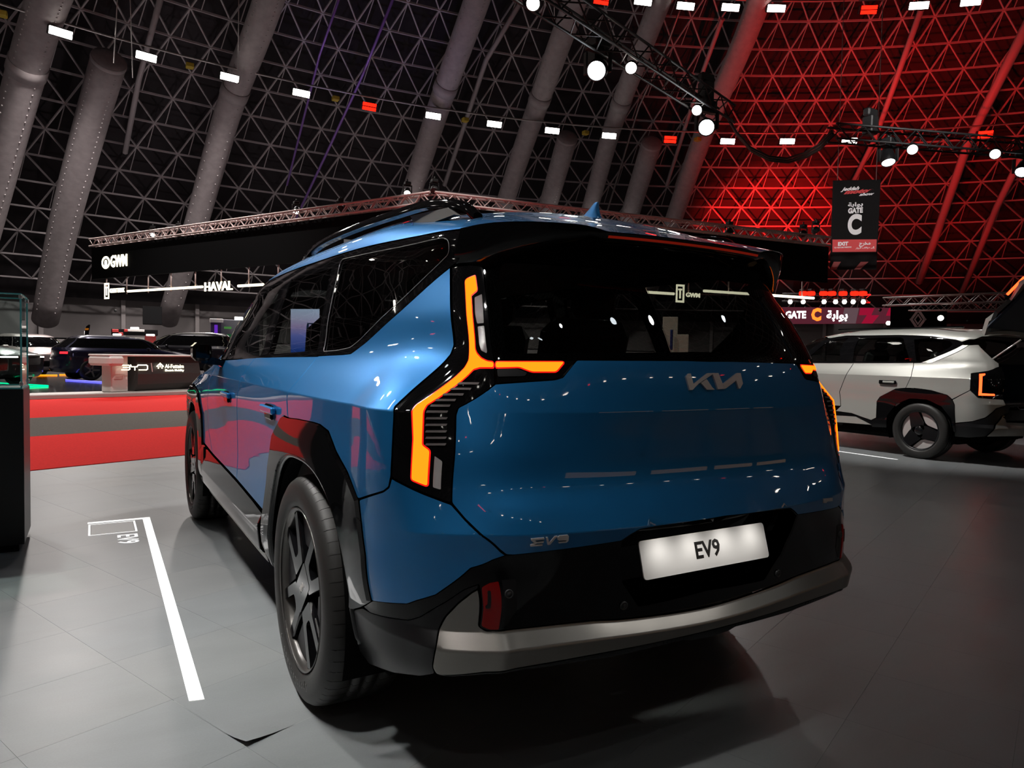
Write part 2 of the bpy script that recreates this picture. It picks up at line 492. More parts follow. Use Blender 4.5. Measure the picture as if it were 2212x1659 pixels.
def rounded(poly, r):
    """polygon with its corners rounded; a vertex (x, y, r) carries its own radius"""
    out = []; n = len(poly)
    for i in range(n):
        p0 = np.array(poly[i - 1][:2]); p = np.array(poly[i][:2]); p1 = np.array(poly[(i + 1) % n][:2])
        rr = poly[i][2] if len(poly[i]) > 2 else r
        a, b = p0 - p, p1 - p
        la, lb = np.linalg.norm(a), np.linalg.norm(b)
        rr = min(rr, la * .45, lb * .45)
        if rr < 1e-5: out.append(p); continue
        A, B = p + a / la * rr, p + b / lb * rr
        for t in (0, .25, .5, .75, 1):
            out.append((1 - t) ** 2 * A + 2 * t * (1 - t) * p + t * t * B)
    return [tuple(q) for q in out]

def resample(poly, step):
    out = []; n = len(poly)
    for i in range(n):
        a = np.array(poly[i][:2]); b = np.array(poly[(i + 1) % n][:2])
        k = max(1, int(math.ceil(np.linalg.norm(b - a) / step)))
        for j in range(k): out.append(a + (b - a) * j / k)
    q = [out[0]]
    for p in out[1:]:
        if np.linalg.norm(p - q[-1]) > 1e-5: q.append(p)
    if np.linalg.norm(q[0] - q[-1]) < 1e-5: q.pop()
    return np.array(q)

def inset(P, d):
    """move a counter-clockwise loop inward by d"""
    a = P - np.roll(P, 1, 0); b = np.roll(P, -1, 0) - P
    a /= np.maximum(np.linalg.norm(a, axis=1), 1e-9)[:, None]; b /= np.maximum(np.linalg.norm(b, axis=1), 1e-9)[:, None]
    na = np.stack([-a[:, 1], a[:, 0]], 1); nb = np.stack([-b[:, 1], b[:, 0]], 1)
    m = na + nb
    L = np.maximum((m * m).sum(1), .6)
    return P + m * (2 * d / L)[:, None]

def panel(hull, name, poly, mt, parent, off=0.0, gap=.0016, edge=.004, drop=.003, thick=.012, grid=.03, holes=(), round_r=.006, step=.016, mirror=False, offf=None, label=None):
    """a body panel: a polygon in hull coordinates meshed on the hull, with rolled edges and a return flange"""
    loops = []
    for k, lp in enumerate([poly] + list(holes)):
        lp = rounded(lp, round_r if k == 0 else round_r)
        q = resample(lp, step)
        if (area(q) < 0) != (k > 0): q = q[::-1].copy()
        q = inset(q, gap)
        loops.append(q)
    if mirror:
        loops = [(q * np.array((-1, 1)))[::-1] for q in loops]
    pts = []; kinds = []; edges = []; rings = []
    for q in loops:
        b = len(pts)
        r1 = inset(q, edge)
        pts += list(q); kinds += [0] * len(q)
        edges += [(b + i, b + (i + 1) % len(q)) for i in range(len(q))]
        rings.append((b, len(q)))
        if edge > 0:
            pts += list(r1); kinds += [1] * len(r1)
    q0 = loops[0]
    lo, hi = q0.min(0), q0.max(0)
    nx, ny = int((hi[0] - lo[0]) / grid) + 2, int((hi[1] - lo[1]) / grid) + 2
    gx = lo[0] + grid * (np.arange(nx) - .31); gy = lo[1] + grid * (np.arange(ny) - .37)
    G = np.array([(x + (grid * .5 if j % 2 else 0), y) for j, y in enumerate(gy) for x in gx])
    for vc in hull.vk[np.array(hull.cr)]:                 # keep the body creases sharp
        if lo[1] < vc < hi[1]:
            ux = np.arange(lo[0], hi[0], grid * .7)
            G = G[np.abs(G[:, 1] - vc) > grid * .45]
            G = np.concatenate([G] + [np.stack([ux, np.full(len(ux), vc + dv)], 1) for dv in (-.0035, .0035)])
    k = inside(q0, G)
    for q in loops[1:]: k &= ~inside(q, G)
    G = G[k]
    if len(G):
        d = np.minimum.reduce([seg_dist(q, G) for q in loops])
        G = G[d > edge + min(grid * .35, .006)] if False else G[d > np.where(np.isin(np.round(G[:, 1] * 1e4) % 1e9, np.round(np.concatenate([hull.vk + .0035, hull.vk - .0035]) * 1e4)), edge + .004, edge + grid * .35)]
        pts += list(G); kinds += [1] * len(G)
    pts = np.array(pts)
    V, _, F, _, _, _ = delaunay_2d_cdt([Vector(p) for p in pts], edges, [], 0, 1e-7)
    W = np.array([tuple(p) for p in V])
    C = np.array([(W[f[0]] + W[f[1]] + W[f[2]]) / 3 for f in F])
    k = inside(q0, C)
    for q in loops[1:]: k &= ~inside(q, C)
    F = [f for f, t in zip(F, k) if t]
    dist = np.minimum.reduce([seg_dist(q, W) for q in loops])
    N = hull.normal(W[:, 0], W[:, 1]); S = hull(W[:, 0], W[:, 1])
    o = np.full(len(W), off) if offf is None else offf(W, dist)
    if edge > 0: o = o - drop * np.clip(1 - dist / edge, 0, 1)
    S = S + N * o[:, None]
    vs = [tuple(p) for p in S]; ns = [tuple(p) for p in N]
    # return flange
    fs = []
    for f in F:
        n = np.cross(S[f[1]] - S[f[0]], S[f[2]] - S[f[0]])
        fs.append(tuple(f) if n @ N[f[0]] > 0 else (f[0], f[2], f[1]))
    sm = [True] * len(fs)
    if thick > 0:
        for q in loops:
            Nq = hull.normal(q[:, 0], q[:, 1]); Sq = hull(q[:, 0], q[:, 1])
            oq = np.full(len(q), off) if offf is None else offf(q, np.zeros(len(q)))
            if edge > 0: oq = oq - drop
            A = Sq + Nq * oq[:, None]; B = Sq + Nq * (oq - thick)[:, None]
            n = len(q); b = len(vs)
            for i in range(n):
                t = A[(i + 1) % n] - A[i - 1]
                nn = np.cross(Nq[i], t); nn /= max(np.linalg.norm(nn), 1e-9)
                vs += [tuple(A[i]), tuple(B[i])]; ns += [tuple(nn)] * 2
            for i in range(n):
                a, c = b + 2 * i, b + 2 * ((i + 1) % n)
                fs.append((a, a + 1, c + 1, c)); sm.append(True)
    me = bpy.data.meshes.new(name)
    me.from_pydata(vs, [], fs)
    me.polygons.foreach_set('use_smooth', sm)
    me.update()
    me.normals_split_custom_set_from_vertices([Vector(n) for n in ns])
    ob = mesh_obj(name, me, mt, parent)
    if label: ob['label'] = label
    return ob

EV9 = Hull(ROWS, 10)
H9 = EV9
M['railfoot'] = mat('grey_rail_foot', (.22, .21, .20), .35)
M['rubber2'] = mat('tyre_lettering', (.06, .058, .055), .4)
M['seal'] = mat('window_seal', (.35, .34, .34), .3, .5)
M['hublet'] = mat('hub_lettering', (.55, .52, .5), .35)
M['rimlip'] = mat('rim_lip', (.10, .095, .09), .3, .6)
M['brake'] = mat('brake_disc', (.03, .03, .03), .4, .5)
def P(*pts):
    """hull coordinates of traced outline points: (px, py) seen from the rear left, ('s', y, z) on the side, ('r', x, z) on the rear, ('u', u, v) direct"""
    out = []
    for p in pts:
        if p[0] == 's': out.append(H9.side(p[1], p[2]))
        elif p[0] == 'r': out.append(H9.rear(p[1], p[2]))
        elif p[0] == 'u': out.append((p[1], p[2]))
        else: out.append(H9.px(*p[:2]))
    return out
def sym(half):
    """closed outline from its left half, listed from the centre line round to the centre line"""
    return half + [(-u, v) for u, v in reversed(half) if abs(u) > 1e-6]
def both(name, poly, mt, parent, **kw):
    a = panel(H9, name, poly, mt, parent, **kw)
    b = panel(H9, name, poly, mt, parent, mirror=True, **kw)
    return a, b
def c0(v): return (0.0, v)

blue_car = empty('sport_utility_vehicle', (0, 0, 0), 0, 'large metallic blue sport utility vehicle seen from behind with lit tail lamps', 'car')
BC = blue_car

# ---------------------------------------------------------------- blue skin
V_GB = H9.px(1480, 779)[1]                      # lower edge of the rear window
V_TB = H9.px(1520, 1121)[1]                     # lower edge of the tailgate skin
tail_half = [c0(V_GB)] + P((1480, 778), (1247, 777), (1236, 790), (1216, 815), (1200, 820), (1070, 829), (991, 880), (985, 898), (975.5, 1086), (1004, 1120), (1080, 1188), (1094, 1199), (1110, 1200), (1343, 1170), (1362, 1157), (1383, 1145), (1427, 1137)) + [c0(V_TB)]
tailgate = panel(H9, 'tailgate', sym(tail_half), M['paint'], BC, grid=.022, thick=.02, round_r=.004)

quarter = P((971, 577), (979, 744), (972, 764), (852, 876), (850, 892), (843, 1028), (838, 1052), (827, 1061), (772, 1078), (751, 1023), (726, 977), (709, 932), (690, 917), (675, 912), (640, 905), (622, 903), (620, 860), (650, 815), (687, 768), (740, 765), (757, 763), (772, 752), (791, 737))
both('quarter_panel', quarter, M['paint'], BC, grid=.022, thick=.02, round_r=.003)

bump_blue = P((975, 1090), (1004, 1123), (1080, 1192), (1092, 1201), (1063, 1211), (1017, 1228), (941, 1286), (900, 1298), (878, 1306), (802, 1299), (789, 1200), (775, 1080), (827, 1063), (839, 1054), (845, 1034))
both('bumper_corner', bump_blue, M['paint'], BC, grid=.02, thick=.02, round_r=.003)

# doors and front fender, in side coordinates
rear_door = P((686, 769), (649, 816), (619, 861), (621, 902), ('s', .265, .982), ('s', .42, .90), ('s', .52, .78), ('s', .575, .62), ('s', .62, .545), ('s', 1.27, .575), ('s', 1.30, .80), ('s', 1.26, 1.0), ('s', 1.12, 1.196))
both('rear_door', rear_door, M['paint'], BC, grid=.03, thick=.02, round_r=.004)
front_door = P(('s', 1.125, 1.195), ('s', 1.265, 1.0), ('s', 1.305, .80), ('s', 1.275, .575), ('s', 2.10, .60), ('s', 2.30, .72), ('s', 2.33, .9), ('s', 2.25, 1.06), ('s', 2.05, 1.165))
both('front_door', front_door, M['paint'], BC, grid=.035, thick=.02, round_r=.004)
fender = P(('s', 2.06, 1.165), ('s', 2.255, 1.06), ('s', 2.335, .9), ('s', 2.305, .72), ('s', 2.105, .60), ('s', 2.40, .618), ('s', 2.50, .62), ('s', 2.56, .80), ('s', 2.75, .94), ('s', 3.1, .985), ('s', 3.45, .90), ('u', H9.uk[13] + .10, .92), ('u', H9.uk[13] + .12, 1.06), ('u', H9.uk[12] + .2, 1.12), ('u', H9.uk[12], 1.16), ('u', H9.uk[11] + .15, 1.195))
both('front_fender', fender, M['paint'], BC, grid=.035, thick=.02, round_r=.004)
U9 = H9.uk
front_half = [(U9[13] + .13, 1.06), (U9[13] + .11, .92), (U9[13] + .12, .64), (U9[16], .62), (U9[16], 1.06)]
both('front_grille_panel', front_half, M['paint'], BC, grid=.05, thick=.02, gap=0)
hood_half = [(U9[16], 1.062), (U9[13] + .125, 1.065), (U9[12] + .205, 1.123), (U9[12] + .02, 1.165), (U9[11] + .2, 1.205), (U9[14], 1.213), (U9[16], 1.213)]
both('hood', hood_half, M['paint'], BC, grid=.05, thick=.01, gap=0)
both('front_bumper', [(U9[13] + .1, .63), (U9[13] + .06, .31), (U9[16], .31), (U9[16], .615)], M['black'], BC, grid=.05, thick=.01, gap=0)

# ---------------------------------------------------------------- roof
vT = H9.px(990, 490)[1]
roof_half = P((997, 492), (920, 504), (855, 517), (734, 547), (617, 588), (577, 603)) + [(U9[12], 1.625), (U9[14], 1.63), (U9[16], 1.63), (U9[16], 2.195), (U9[8], 2.195), (U9[3], 2.195), (.0, 2.19), (.0, 1.60), (U9[3], 1.60)]
both('roof_panel', roof_half, M['paint'], BC, grid=.03, thick=.008, gap=0, edge=.003)

# ---------------------------------------------------------------- side glass in gloss black surrounds
dlo = P((996, 495), (920, 506), (855, 519), (735, 549), (617, 590), (578, 606)) + P(('s', 1.80, 1.50), ('s', 2.02, 1.30), ('s', 2.10, 1.172), ('s', 1.5, 1.185)) + P((549, 775), (687, 767), (740, 764), (757, 762), (772, 751), (791, 736), (973, 573), (996, 557))
qpane = P((738, 561), (860, 535), (958, 514), (970, 519), (971, 548), (880, 636), (775, 737), (757, 751), (730, 757), (698, 760))
rpane = P((629, 604), (715, 578), (684, 756), (577, 765))
fpane = P((612, 607), (592, 616), ('s', 1.66, 1.50), ('s', 1.88, 1.30), ('s', 1.90, 1.205), ('s', 1.5, 1.21), (562, 767))
for mir in (False, True):
    panel(H9, 'window_surround', dlo, M['gloss'], BC, grid=.03, holes=[qpane, rpane, fpane], off=-.001, thick=.022, gap=.0, mirror=mir)
    for nm, pp in (('quarter_window', qpane), ('rear_door_window', rpane), ('front_door_window', fpane)):
        panel(H9, nm, pp, M['glass'], BC, grid=.035, off=-.004, thick=0, gap=-.002, edge=0, mirror=mir)
# thin bright lip round the quarter window
def lip(name, loop, mt, parent, w=.0035, off=.001, mirror=False, closed=True):
    q = resample(loop, .012)
    if not closed: q = q[:-1]
    N = H9.normal(q[:, 0], q[:, 1]); S = H9(q[:, 0], q[:, 1]) + N * off
    if mirror: S[:, 0] *= -1; S = S[::-1]
    mb = MB(); L = [Vector(p) for p in S]
    if closed: L.append(L[0])
    mb.tube(L, w, 5)
    return mb.build(name, mt, parent)
for mir in (False, True):
    lip('window_seal', rounded(qpane, .02), M['seal'] if 'seal' in M else M['chrome'], BC, .0012, mirror=mir)

windscreen = [(U9[11] + .12, 1.24), (U9[14], 1.225), (U9[16], 1.225), (U9[16], 1.62), (U9[14], 1.618), (U9[12] - .05, 1.60)]
both('windscreen', windscreen, M['glass'], BC, grid=.06, thick=0, edge=0, gap=0, off=-.002)

# ---------------------------------------------------------------- rear glass, tail lamps
rg_top = 1.555
rglass_half = [c0(rg_top), (H9.px(1043, 572)[0] * .93, rg_top)] + P((1044, 578), (1069, 774)) + [c0(V_GB + .001)]
panel(H9, 'rear_window', sym(rglass_half), M['rglass'], BC, grid=.04, off=-.003, thick=0, edge=0)
# black border printed round the glass
bord_out = sym(rglass_half)
bi = P((1075, 600), (1092, 762)) 
bord_in = sym([c0(1.50), (bi[0][0] * .97, 1.50)] + [bi[0], bi[1]] + [c0(V_GB + .03)])
panel(H9, 'window_frame', bord_out, M['gloss'], BC, grid=.04, holes=[rounded(bord_in, .03)], off=-.006, thick=.01, edge=0, gap=0)

def C5(x, y): return (820 + x / 2.963, 560 + y / 2.963)
housing = P((998, 572), (974, 575), (981, 743), (973, 763), (853, 877), (851, 892), (844, 1029), (847, 1033), (975, 1087), (984, 897), (990, 880), (1069, 828), (1068, 776), (1042, 568))
strip = P(*[C5(*p) for p in ((547, 140), (560, 125), (612, 105), (625, 195), (612, 207), (585, 230), (610, 575), (622, 605), (650, 635), (690, 655), (728, 660), (728, 690), (640, 690), (600, 702), (300, 932), (286, 958), (270, 1190), (318, 1225), (305, 1450), (205, 1410), (218, 1150), (229, 938), (545, 695), (572, 645), (575, 600), (550, 190))])
tstrip = P(*[C5(*p) for p in ((744, 658), (1180, 658), (1130, 718), (975, 718), (895, 688), (744, 692))])
thous = P((1071, 776), (1246, 777), (1236, 789), (1215, 814), (1199, 819), (1072, 828))
clears = [P(*[C5(*p) for p in q]) for q in (((605, 240), (655, 217), (668, 410), (622, 414), (608, 350)), ((624, 426), (670, 420), (690, 590), (684, 604), (647, 585), (634, 540)))]
low_lens = P(*[C5(*p) for p in ((345, 1245), (410, 1290), (400, 1485), (332, 1465))])
ribs = [((490, 640), 795), ((440, 590), 830), ((400, 540), 866), ((355, 490), 902), ((322, 455), 938), ((296, 440), 976), ((292, 436), 1018), ((290, 434), 1060), ((290, 432), 1102), ((290, 430), 1143), ((290, 428), 1185)]
for mir in (False, True):
    lamp = panel(H9, 'tail_lamp', housing, M['gloss'], BC, grid=.02, off=-.001, thick=.02, mirror=mir, edge=.006, drop=.004)
    panel(H9, 'light_strip_rim', strip, M['redglow'], lamp, grid=.02, off=.0, thick=.004, gap=-.004, edge=.001, drop=.001, step=.008, mirror=mir)
    panel(H9, 'light_strip', strip, M['amber'], lamp, grid=.02, off=.0025, thick=.004, gap=0, edge=.001, drop=.001, step=.008, mirror=mir)
    for q in clears: panel(H9, 'clear_lens', q, M['clear'], lamp, grid=.015, off=.002, thick=.006, step=.008, mirror=mir)
    panel(H9, 'lower_lens', low_lens, M['clear'], lamp, grid=.015, off=.001, thick=.006, step=.008, mirror=mir)
    for (x0, x1), y in ribs:
        q = P(*[C5(*p) for p in ((x0, y + 7), (x0 + 8, y - 7), (x1, y - 7), (x1 - 8, y + 7))])
        panel(H9, 'lamp_rib', q, M['ribs'] if 'ribs' in M else M['clear'], lamp, grid=.02, off=.0015, thick=.005, gap=0, edge=0, step=.02, round_r=.001, mirror=mir)
    tl = panel(H9, 'tailgate_lamp', thous, M['gloss'], BC, grid=.02, off=-.001, thick=.02, mirror=mir)
    panel(H9, 'light_strip_rim', tstrip, M['redglow'], tl, grid=.02, off=0, thick=.004, gap=-.0035, edge=.001, drop=.001, step=.008, mirror=mir)
    panel(H9, 'light_strip', tstrip, M['amber'], tl, grid=.02, off=.0025, thick=.004, gap=0, edge=.001, drop=.001, step=.008, mirror=mir)
    panel(H9, 'lamp_trim', P(*[C5(*p) for p in ((752, 702), (885, 702), (945, 726), (930, 748), (756, 752))]), M['rimdark'], tl, grid=.02, off=.001, thick=.003, gap=0, edge=0, step=.02, mirror=mir)

# ---------------------------------------------------------------- rear bumper
recess = sym([c0(V_TB - .002)] + P((1428, 1139), (1384, 1147), (1363, 1159), (1345, 1172), (1342, 1210), (1347, 1262), (1381, 1312), (1400, 1309)) + [c0(H9.px(1531, 1277)[1])])
VS = .5172
_ud = H9.px(1335, 1353)[0]
s_top = [(_ud, VS)] + P((1282, 1341), (1082, 1363), (1066, 1362))
refl = P((1038, 1268), (1056, 1258), (1077, 1254), (1078, 1361), (1056, 1361), (1038, 1353))
bumper_half = [c0(V_TB - .001)] + P((1420, 1138), (1384, 1145.5), (1362, 1157.5), (1343, 1170.5), (1110, 1200.5), (1092, 1201.5), (1063, 1211.5), (1017, 1228.5), (941, 1286.5), (900, 1298.5), (878, 1306.5), (803, 1299.5), (782, 1311), (797, 1324), (880, 1341), (905, 1334), (962, 1301), (1000, 1275), (1034, 1262), (1036, 1268)) + P((1036, 1357), (1052, 1364), (1082, 1363.5), (1282, 1341.5)) + [(_ud, VS + .0006), c0(VS + .0006)]
# the bumper beam runs across the rear; the number plate sits in its recess
panel(H9, 'rear_bumper', sym(bumper_half), M['gloss'], BC, grid=.025, holes=[recess[:]], thick=.06, off=-.001, gap=.0005, edge=.005, drop=.004)
def recess_off(W, d): return np.full(len(W), -.085)
panel(H9, 'plate_recess', recess, M['gloss'], BC, grid=.03, offf=recess_off, thick=0, edge=0, gap=-.004)
skid_half = [c0(VS - .001)] + s_top + P((1050, 1364), (1034, 1354), (1033, 1273), (1018, 1281), (990, 1303), (961, 1334), (947, 1361), (939, 1406), (933, 1442), (940, 1456), (952, 1460), (1046, 1453), (1277, 1416), (1494, 1372)) + [c0(H9.px(1531, 1363)[1])]
panel(H9, 'bumper_skid_plate', sym(skid_half), M['silver'], BC, grid=.02, thick=.02, off=.004, edge=.008, drop=.006)
vlow = .315
diff_half = [c0(H9.px(1531, 1366)[1])] + P((1494, 1375), (1277, 1419), (1046, 1456), (952, 1463), (938, 1459), (960, 1466), (1050, 1461), (1170, 1447), (1290, 1428), (1315, 1425), (1480, 1386), (1494, 1388)) + [c0(H9.px(1531, 1381)[1])]
panel(H9, 'rear_diffuser', sym(diff_half), M['gloss'], BC, grid=.03, thick=.03, off=-.004)
skirt = P((798, 1324.5), (880, 1341.5), (906, 1334.5), (962, 1301.5), (1000, 1275.5), (1033, 1263), (1033, 1272), (1017.5, 1280.5), (989.5, 1302.5), (960, 1334), (946, 1361), (938, 1406), (932, 1442), (938, 1457), (905, 1463), (850, 1456), (790, 1449), (770, 1400), (762, 1350), (757, 1320), (780, 1314))
both('bumper_skirt', skirt, M['black'], BC, grid=.02, thick=.03, off=-.001, gap=.001)
for mir in (False, True):
    rf = panel(H9, 'rear_reflector', refl, M['redlens'], BC, grid=.02, off=.004, thick=.01, mirror=mir)
    panel(H9, 'reflector_slot', P((1053, 1275), (1060, 1275), (1060, 1313), (1049, 1313), (1049, 1307), (1053, 1305)), M['ink'], rf, grid=.02, off=.006, thick=.003, gap=0, edge=0, mirror=mir)
    panel(H9, 'sensor_panel', P((1081, 1250), (1116, 1248), (1118, 1320), (1098, 1352), (1081, 1360)), M['black'], BC, grid=.02, off=.0005, thick=.002, mirror=mir)

def disc_on(uv, r, name, parent, mt, off=.003, ring=True, mirror=False):
    p = Vector(H9([uv[0]], [uv[1]])[0]); n = Vector(H9.normal([uv[0]], [uv[1]])[0])
    if mirror: p.x *= -1; n.x *= -1
    x = n.cross(Vector((0, 0, 1))).normalized(); y = n.cross(x)
    mb = MB()
    mb.lathe([(0, .001), (r * .62, .001), (r * .68, -.001), (r * .74, .0015), (r, .001), (r * 1.02, -.004)], basis(x, y, n, p + n * off), 24)
    return mb.build(name, mt, parent)
for mir in (False, True):
    for pxy in ((1099, 1283), (1347, 1308)):
        disc_on(H9.px(*pxy), .012, 'parking_sensor', BC, M['sensor'] if 'sensor' in M else M['black'], .003, mirror=mir)

# ---------------------------------------------------------------- wheel arches and sills
arch_out = P((803, 1299), (789.5, 1200), (775, 1079), (752, 1023), (727, 977), (710, 932), (691, 917), (675, 912), (640, 905), (622, 903)) + P(('s', .265, .98), ('s', .42, .895), ('s', .515, .775), ('s', .57, .615), ('s', .60, .53), ('s', .60, .40))
def arch_curve(y0, f_r, r_r, t_r, z0, n=64):
    """smooth squarish opening, from the front foot over the top to the rear foot"""
    out = []
    for a in np.linspace(R(-6), R(186), n):
        c_, s_ = math.cos(a), math.sin(a); q = (abs(c_) ** 2.5 + abs(s_) ** 2.5) ** (-1 / 2.5)
        out.append(('s', y0 + c_ * q * (f_r if c_ > 0 else r_r), z0 + s_ * q * t_r))
    return out
arch_in = P(*arch_curve(0, .465, .485, .468, .39)[:-1]) + P((757, 1318), (780, 1312))
def arch_off(W, d): return .010 + .012 * np.clip(d / .05, 0, 1)
both('wheel_arch_trim', arch_out + arch_in, M['gloss'], BC, grid=.02, offf=arch_off, thick=.012, gap=.001, edge=.006, drop=.008, round_r=0)
for mir in (False, True):
    disc_on(H9.px(778, 1243), .016, 'parking_sensor', BC, M['sensor'] if 'sensor' in M else M['black'], .017, mirror=mir)
F0 = 3.1
farch_out = P(('s', F0 - .72, .40), ('s', F0 - .70, .61), ('s', F0 - .60, .615), ('s', F0 - .54, .80), ('s', F0 - .36, .935), ('s', F0, .98), ('s', F0 + .36, .90)) + [(U9[13] + .10, .91), (U9[13] + .12, .63), (U9[13] + .08, .40)]
farch_in = P(*reversed(arch_curve(F0, .465, .475, .468, .39)[1:]))
both('wheel_arch_trim', farch_out + farch_in, M['gloss'], BC, grid=.03, offf=arch_off, thick=.012, gap=.001, edge=.006, drop=.008, round_r=0)
def arch_lip(curve):
    q = np.array(curve); N = H9.normal(q[:, 0], q[:, 1]); S = H9(q[:, 0], q[:, 1]) - N * .006
    for sg in (1, -1):
        mb = MB(); mb.tube([(p[0] * sg, p[1], p[2]) for p in S], .014, 8); mb.build('wheel_arch_lip', M['gloss'], BC)
arch_lip(arch_in[:-2]); arch_lip(farch_in)
sill = P(('s', .605, .535), ('s', 1.27, .565), ('s', 2.10, .59), ('s', 2.30, .60), ('s', 2.37, .60), ('s', 2.37, .37), ('s', .60, .37))
def sill_off(W, d): return .004 + .02 * np.clip((W[:, 1] - .36) / .03, 0, 1) * np.clip((.545 - W[:, 1]) / .05, 0, 1)
both('sill_trim', sill, M['gloss'], BC, grid=.03, offf=sill_off, thick=.04)
both('sill_strip', P(('s', .62, .365), ('s', 2.36, .365), ('s', 2.36, .32), ('s', .62, .32)), M['silver'], BC, grid=.03, off=.004, thick=.03)

# ---------------------------------------------------------------- number plate, badges
pc = Vector((0, -.9738, .6515)); tn = Vector((0, .291, 1)).normalized()
pn = Vector((1, 0, 0)).cross(tn) * 1.0
pn = Vector((0, -1, .291)).normalized()
PM = basis((1, 0, 0), tn, pn, pc)
mb = MB(); mb.prism(rounded([(-.26, -.0545), (.26, -.0545), (.26, .0545), (-.26, .0545)], .012), PM @ Matrix.Translation((0, 0, -.004)), .004)
plate = mb.build('number_plate', M['plate'], BC)
for sx_ in (-.19, -.065, .065, .19):
    l_ = bpy.data.lights.new('plate_light', 'SPOT'); l_.energy = .42; l_.shadow_soft_size = .05; l_.color = (1, .97, .92); l_.spot_size = R(125); l_.spot_blend = .9
    lo_ = bpy.data.objects.new('plate_lamp', l_); link(lo_, BC); lo_.location = (sx_, -1.022, .722)
    lo_.rotation_euler = (pc + Vector((sx_, 0, -.03)) - Vector((sx_, -1.022, .722))).to_track_quat('-Z', 'Y').to_euler()
letters('plate_lettering', 'EV9', M['ink'], plate, PM, .068, .0006, sx=.98, bold=.0018)

def on_hull(M2, uv):
    """local frame on the hull at uv: x to the car's right, z outward"""
    p = Vector(H9([uv[0]], [uv[1]])[0]); n = Vector(H9.normal([uv[0]], [uv[1]])[0])
    return p, n
def badge(name, polys, mt, parent, depth=.006):
    """flat strokes traced on the tailgate, standing proud of it"""
    mb = MB()
    for q in polys:
        S = []
        for (x, y) in q:
            d = ray((x, y)); loc = BADGE_BVH.ray_cast(CAM, d)
            S.append((loc[0], loc[1] if loc[1].y < 0 else -loc[1]))
        n = len(S)
        nn = sum((s[1] for s in S), Vector()).normalized()
        top = [s[0] + nn * depth for s in S]; bot = [s[0] - nn * .004 for s in S]
        c = sum(top, Vector()) / n
        a = (top[1] - top[0]).cross(top[2] - top[0])
        tot = Vector()
        for i in range(n): tot += (top[i] - c).cross(top[(i + 1) % n] - c)
        if tot.dot(nn) < 0: top.reverse(); bot.reverse()
        mb.add(top + bot, [tuple(range(n))] + [(i, i + n, (i + 1) % n + n, (i + 1) % n) for i in range(n)])
    return mb.build(name, mt, parent)
_vs = np.linspace(.5, 1.5, 90); _us = np.linspace(-1.0, 1.0, 160)
_uu, _vv = np.meshgrid(_us, _vs)
_S = H9(_uu.ravel(), _vv.ravel())
BADGE_BVH = BVHTree.FromPolygons([Vector(p) for p in _S], [(j * 160 + i, j * 160 + i + 1, (j + 1) * 160 + i + 1, (j + 1) * 160 + i) for j in range(89) for i in range(159)])
def C2(q): return [(980 + x / 2.458, 420 + y / 2.458) for x, y in q]
kia = [C2(q) for q in (
    [(1226, 968), (1240, 953), (1252, 953), (1266, 1008), (1340, 951), (1378, 950), (1296, 1005), (1278, 1022), (1262, 1040), (1246, 1040)],
    [(1306, 1002), (1336, 982), (1366, 1026), (1380, 1038), (1338, 1038)],
    [(1366, 951), (1398, 950), (1421, 1008), (1496, 950), (1516, 950), (1528, 1006), (1514, 1032), (1506, 1032), (1492, 990), (1440, 1030), (1432, 1034), (1396, 1036)])]
badge('maker_badge', kia, M['chrome'], BC)
def C4(q): return [(900 + x / 2.257, 950 + y / 2.257) for x, y in q]
ev9 = [C4(q) for q in (
    [(556, 480), (620, 475), (622, 482), (572, 488), (584, 495), (618, 492), (616, 499), (584, 502), (566, 510), (612, 506), (610, 513), (553, 517), (553, 510), (572, 500), (556, 488)],
    [(628, 474), (637, 473), (644, 500), (672, 468), (684, 467), (648, 509), (636, 510)],
    [(684, 474), (694, 465), (734, 461), (739, 466), (737, 490), (728, 498), (690, 502), (690, 495), (724, 492), (729, 487), (692, 488), (684, 484)])]
badge('model_badge', ev9, M['chrome'], BC, .005)
badge('trim_badge', [[(1777, 1077), (1797, 1075), (1797, 1082), (1786, 1083), (1783, 1086), (1777, 1086)]], M['chrome'], BC, .003)

# ---------------------------------------------------------------- spoiler
SPX = [0, .15, .29, .325, .36, .40, .46, .53, .59, .63, .662]
SPT = [(-.885, 1.588), (-.882, 1.588), (-.868, 1.587), (-.861, 1.588), (-.852, 1.596), (-.843, 1.6005), (-.825, 1.602), (-.785, 1.604), (-.735, 1.604), (-.68, 1.602), (-.605, 1.599)]
def roof_at(x, y):
    r = H9.bvh.ray_cast(Vector((-abs(x), y, 3)), Vector((0, 0, -1)))[0]
    return r.z
def spoiler_rows(sgn):
    rows = []
    for x, (y, z) in zip(SPX, SPT):
        ys = -.40 if x < .5 else -.40 - (x - .5) * .5
        xs = min(x, .60)
        z0 = roof_at(xs * .93, ys) - .004
        r = []
        for t in np.linspace(0, 1, 9):
            yy = ys + (y - ys) * t
            zz = z0 + (z - z0) * t + .006 * math.sin(math.pi * t)
            r.append((sgn * (xs * .93 + (x - xs * .93) * t), yy, zz))
        rows.append(r)
    return rows
def grid_mesh(mb, rows, flip=False, smooth=True):
    n, m = len(rows), len(rows[0])
    V = [p for r in rows for p in r]
    F = []
    for i in range(n - 1):
        for j in range(m - 1):
            a = i * m + j
            f = (a, a + 1, a + m + 1, a + m)
            F.append(tuple(reversed(f)) if flip else f)
    mb.add(V, F, smooth)
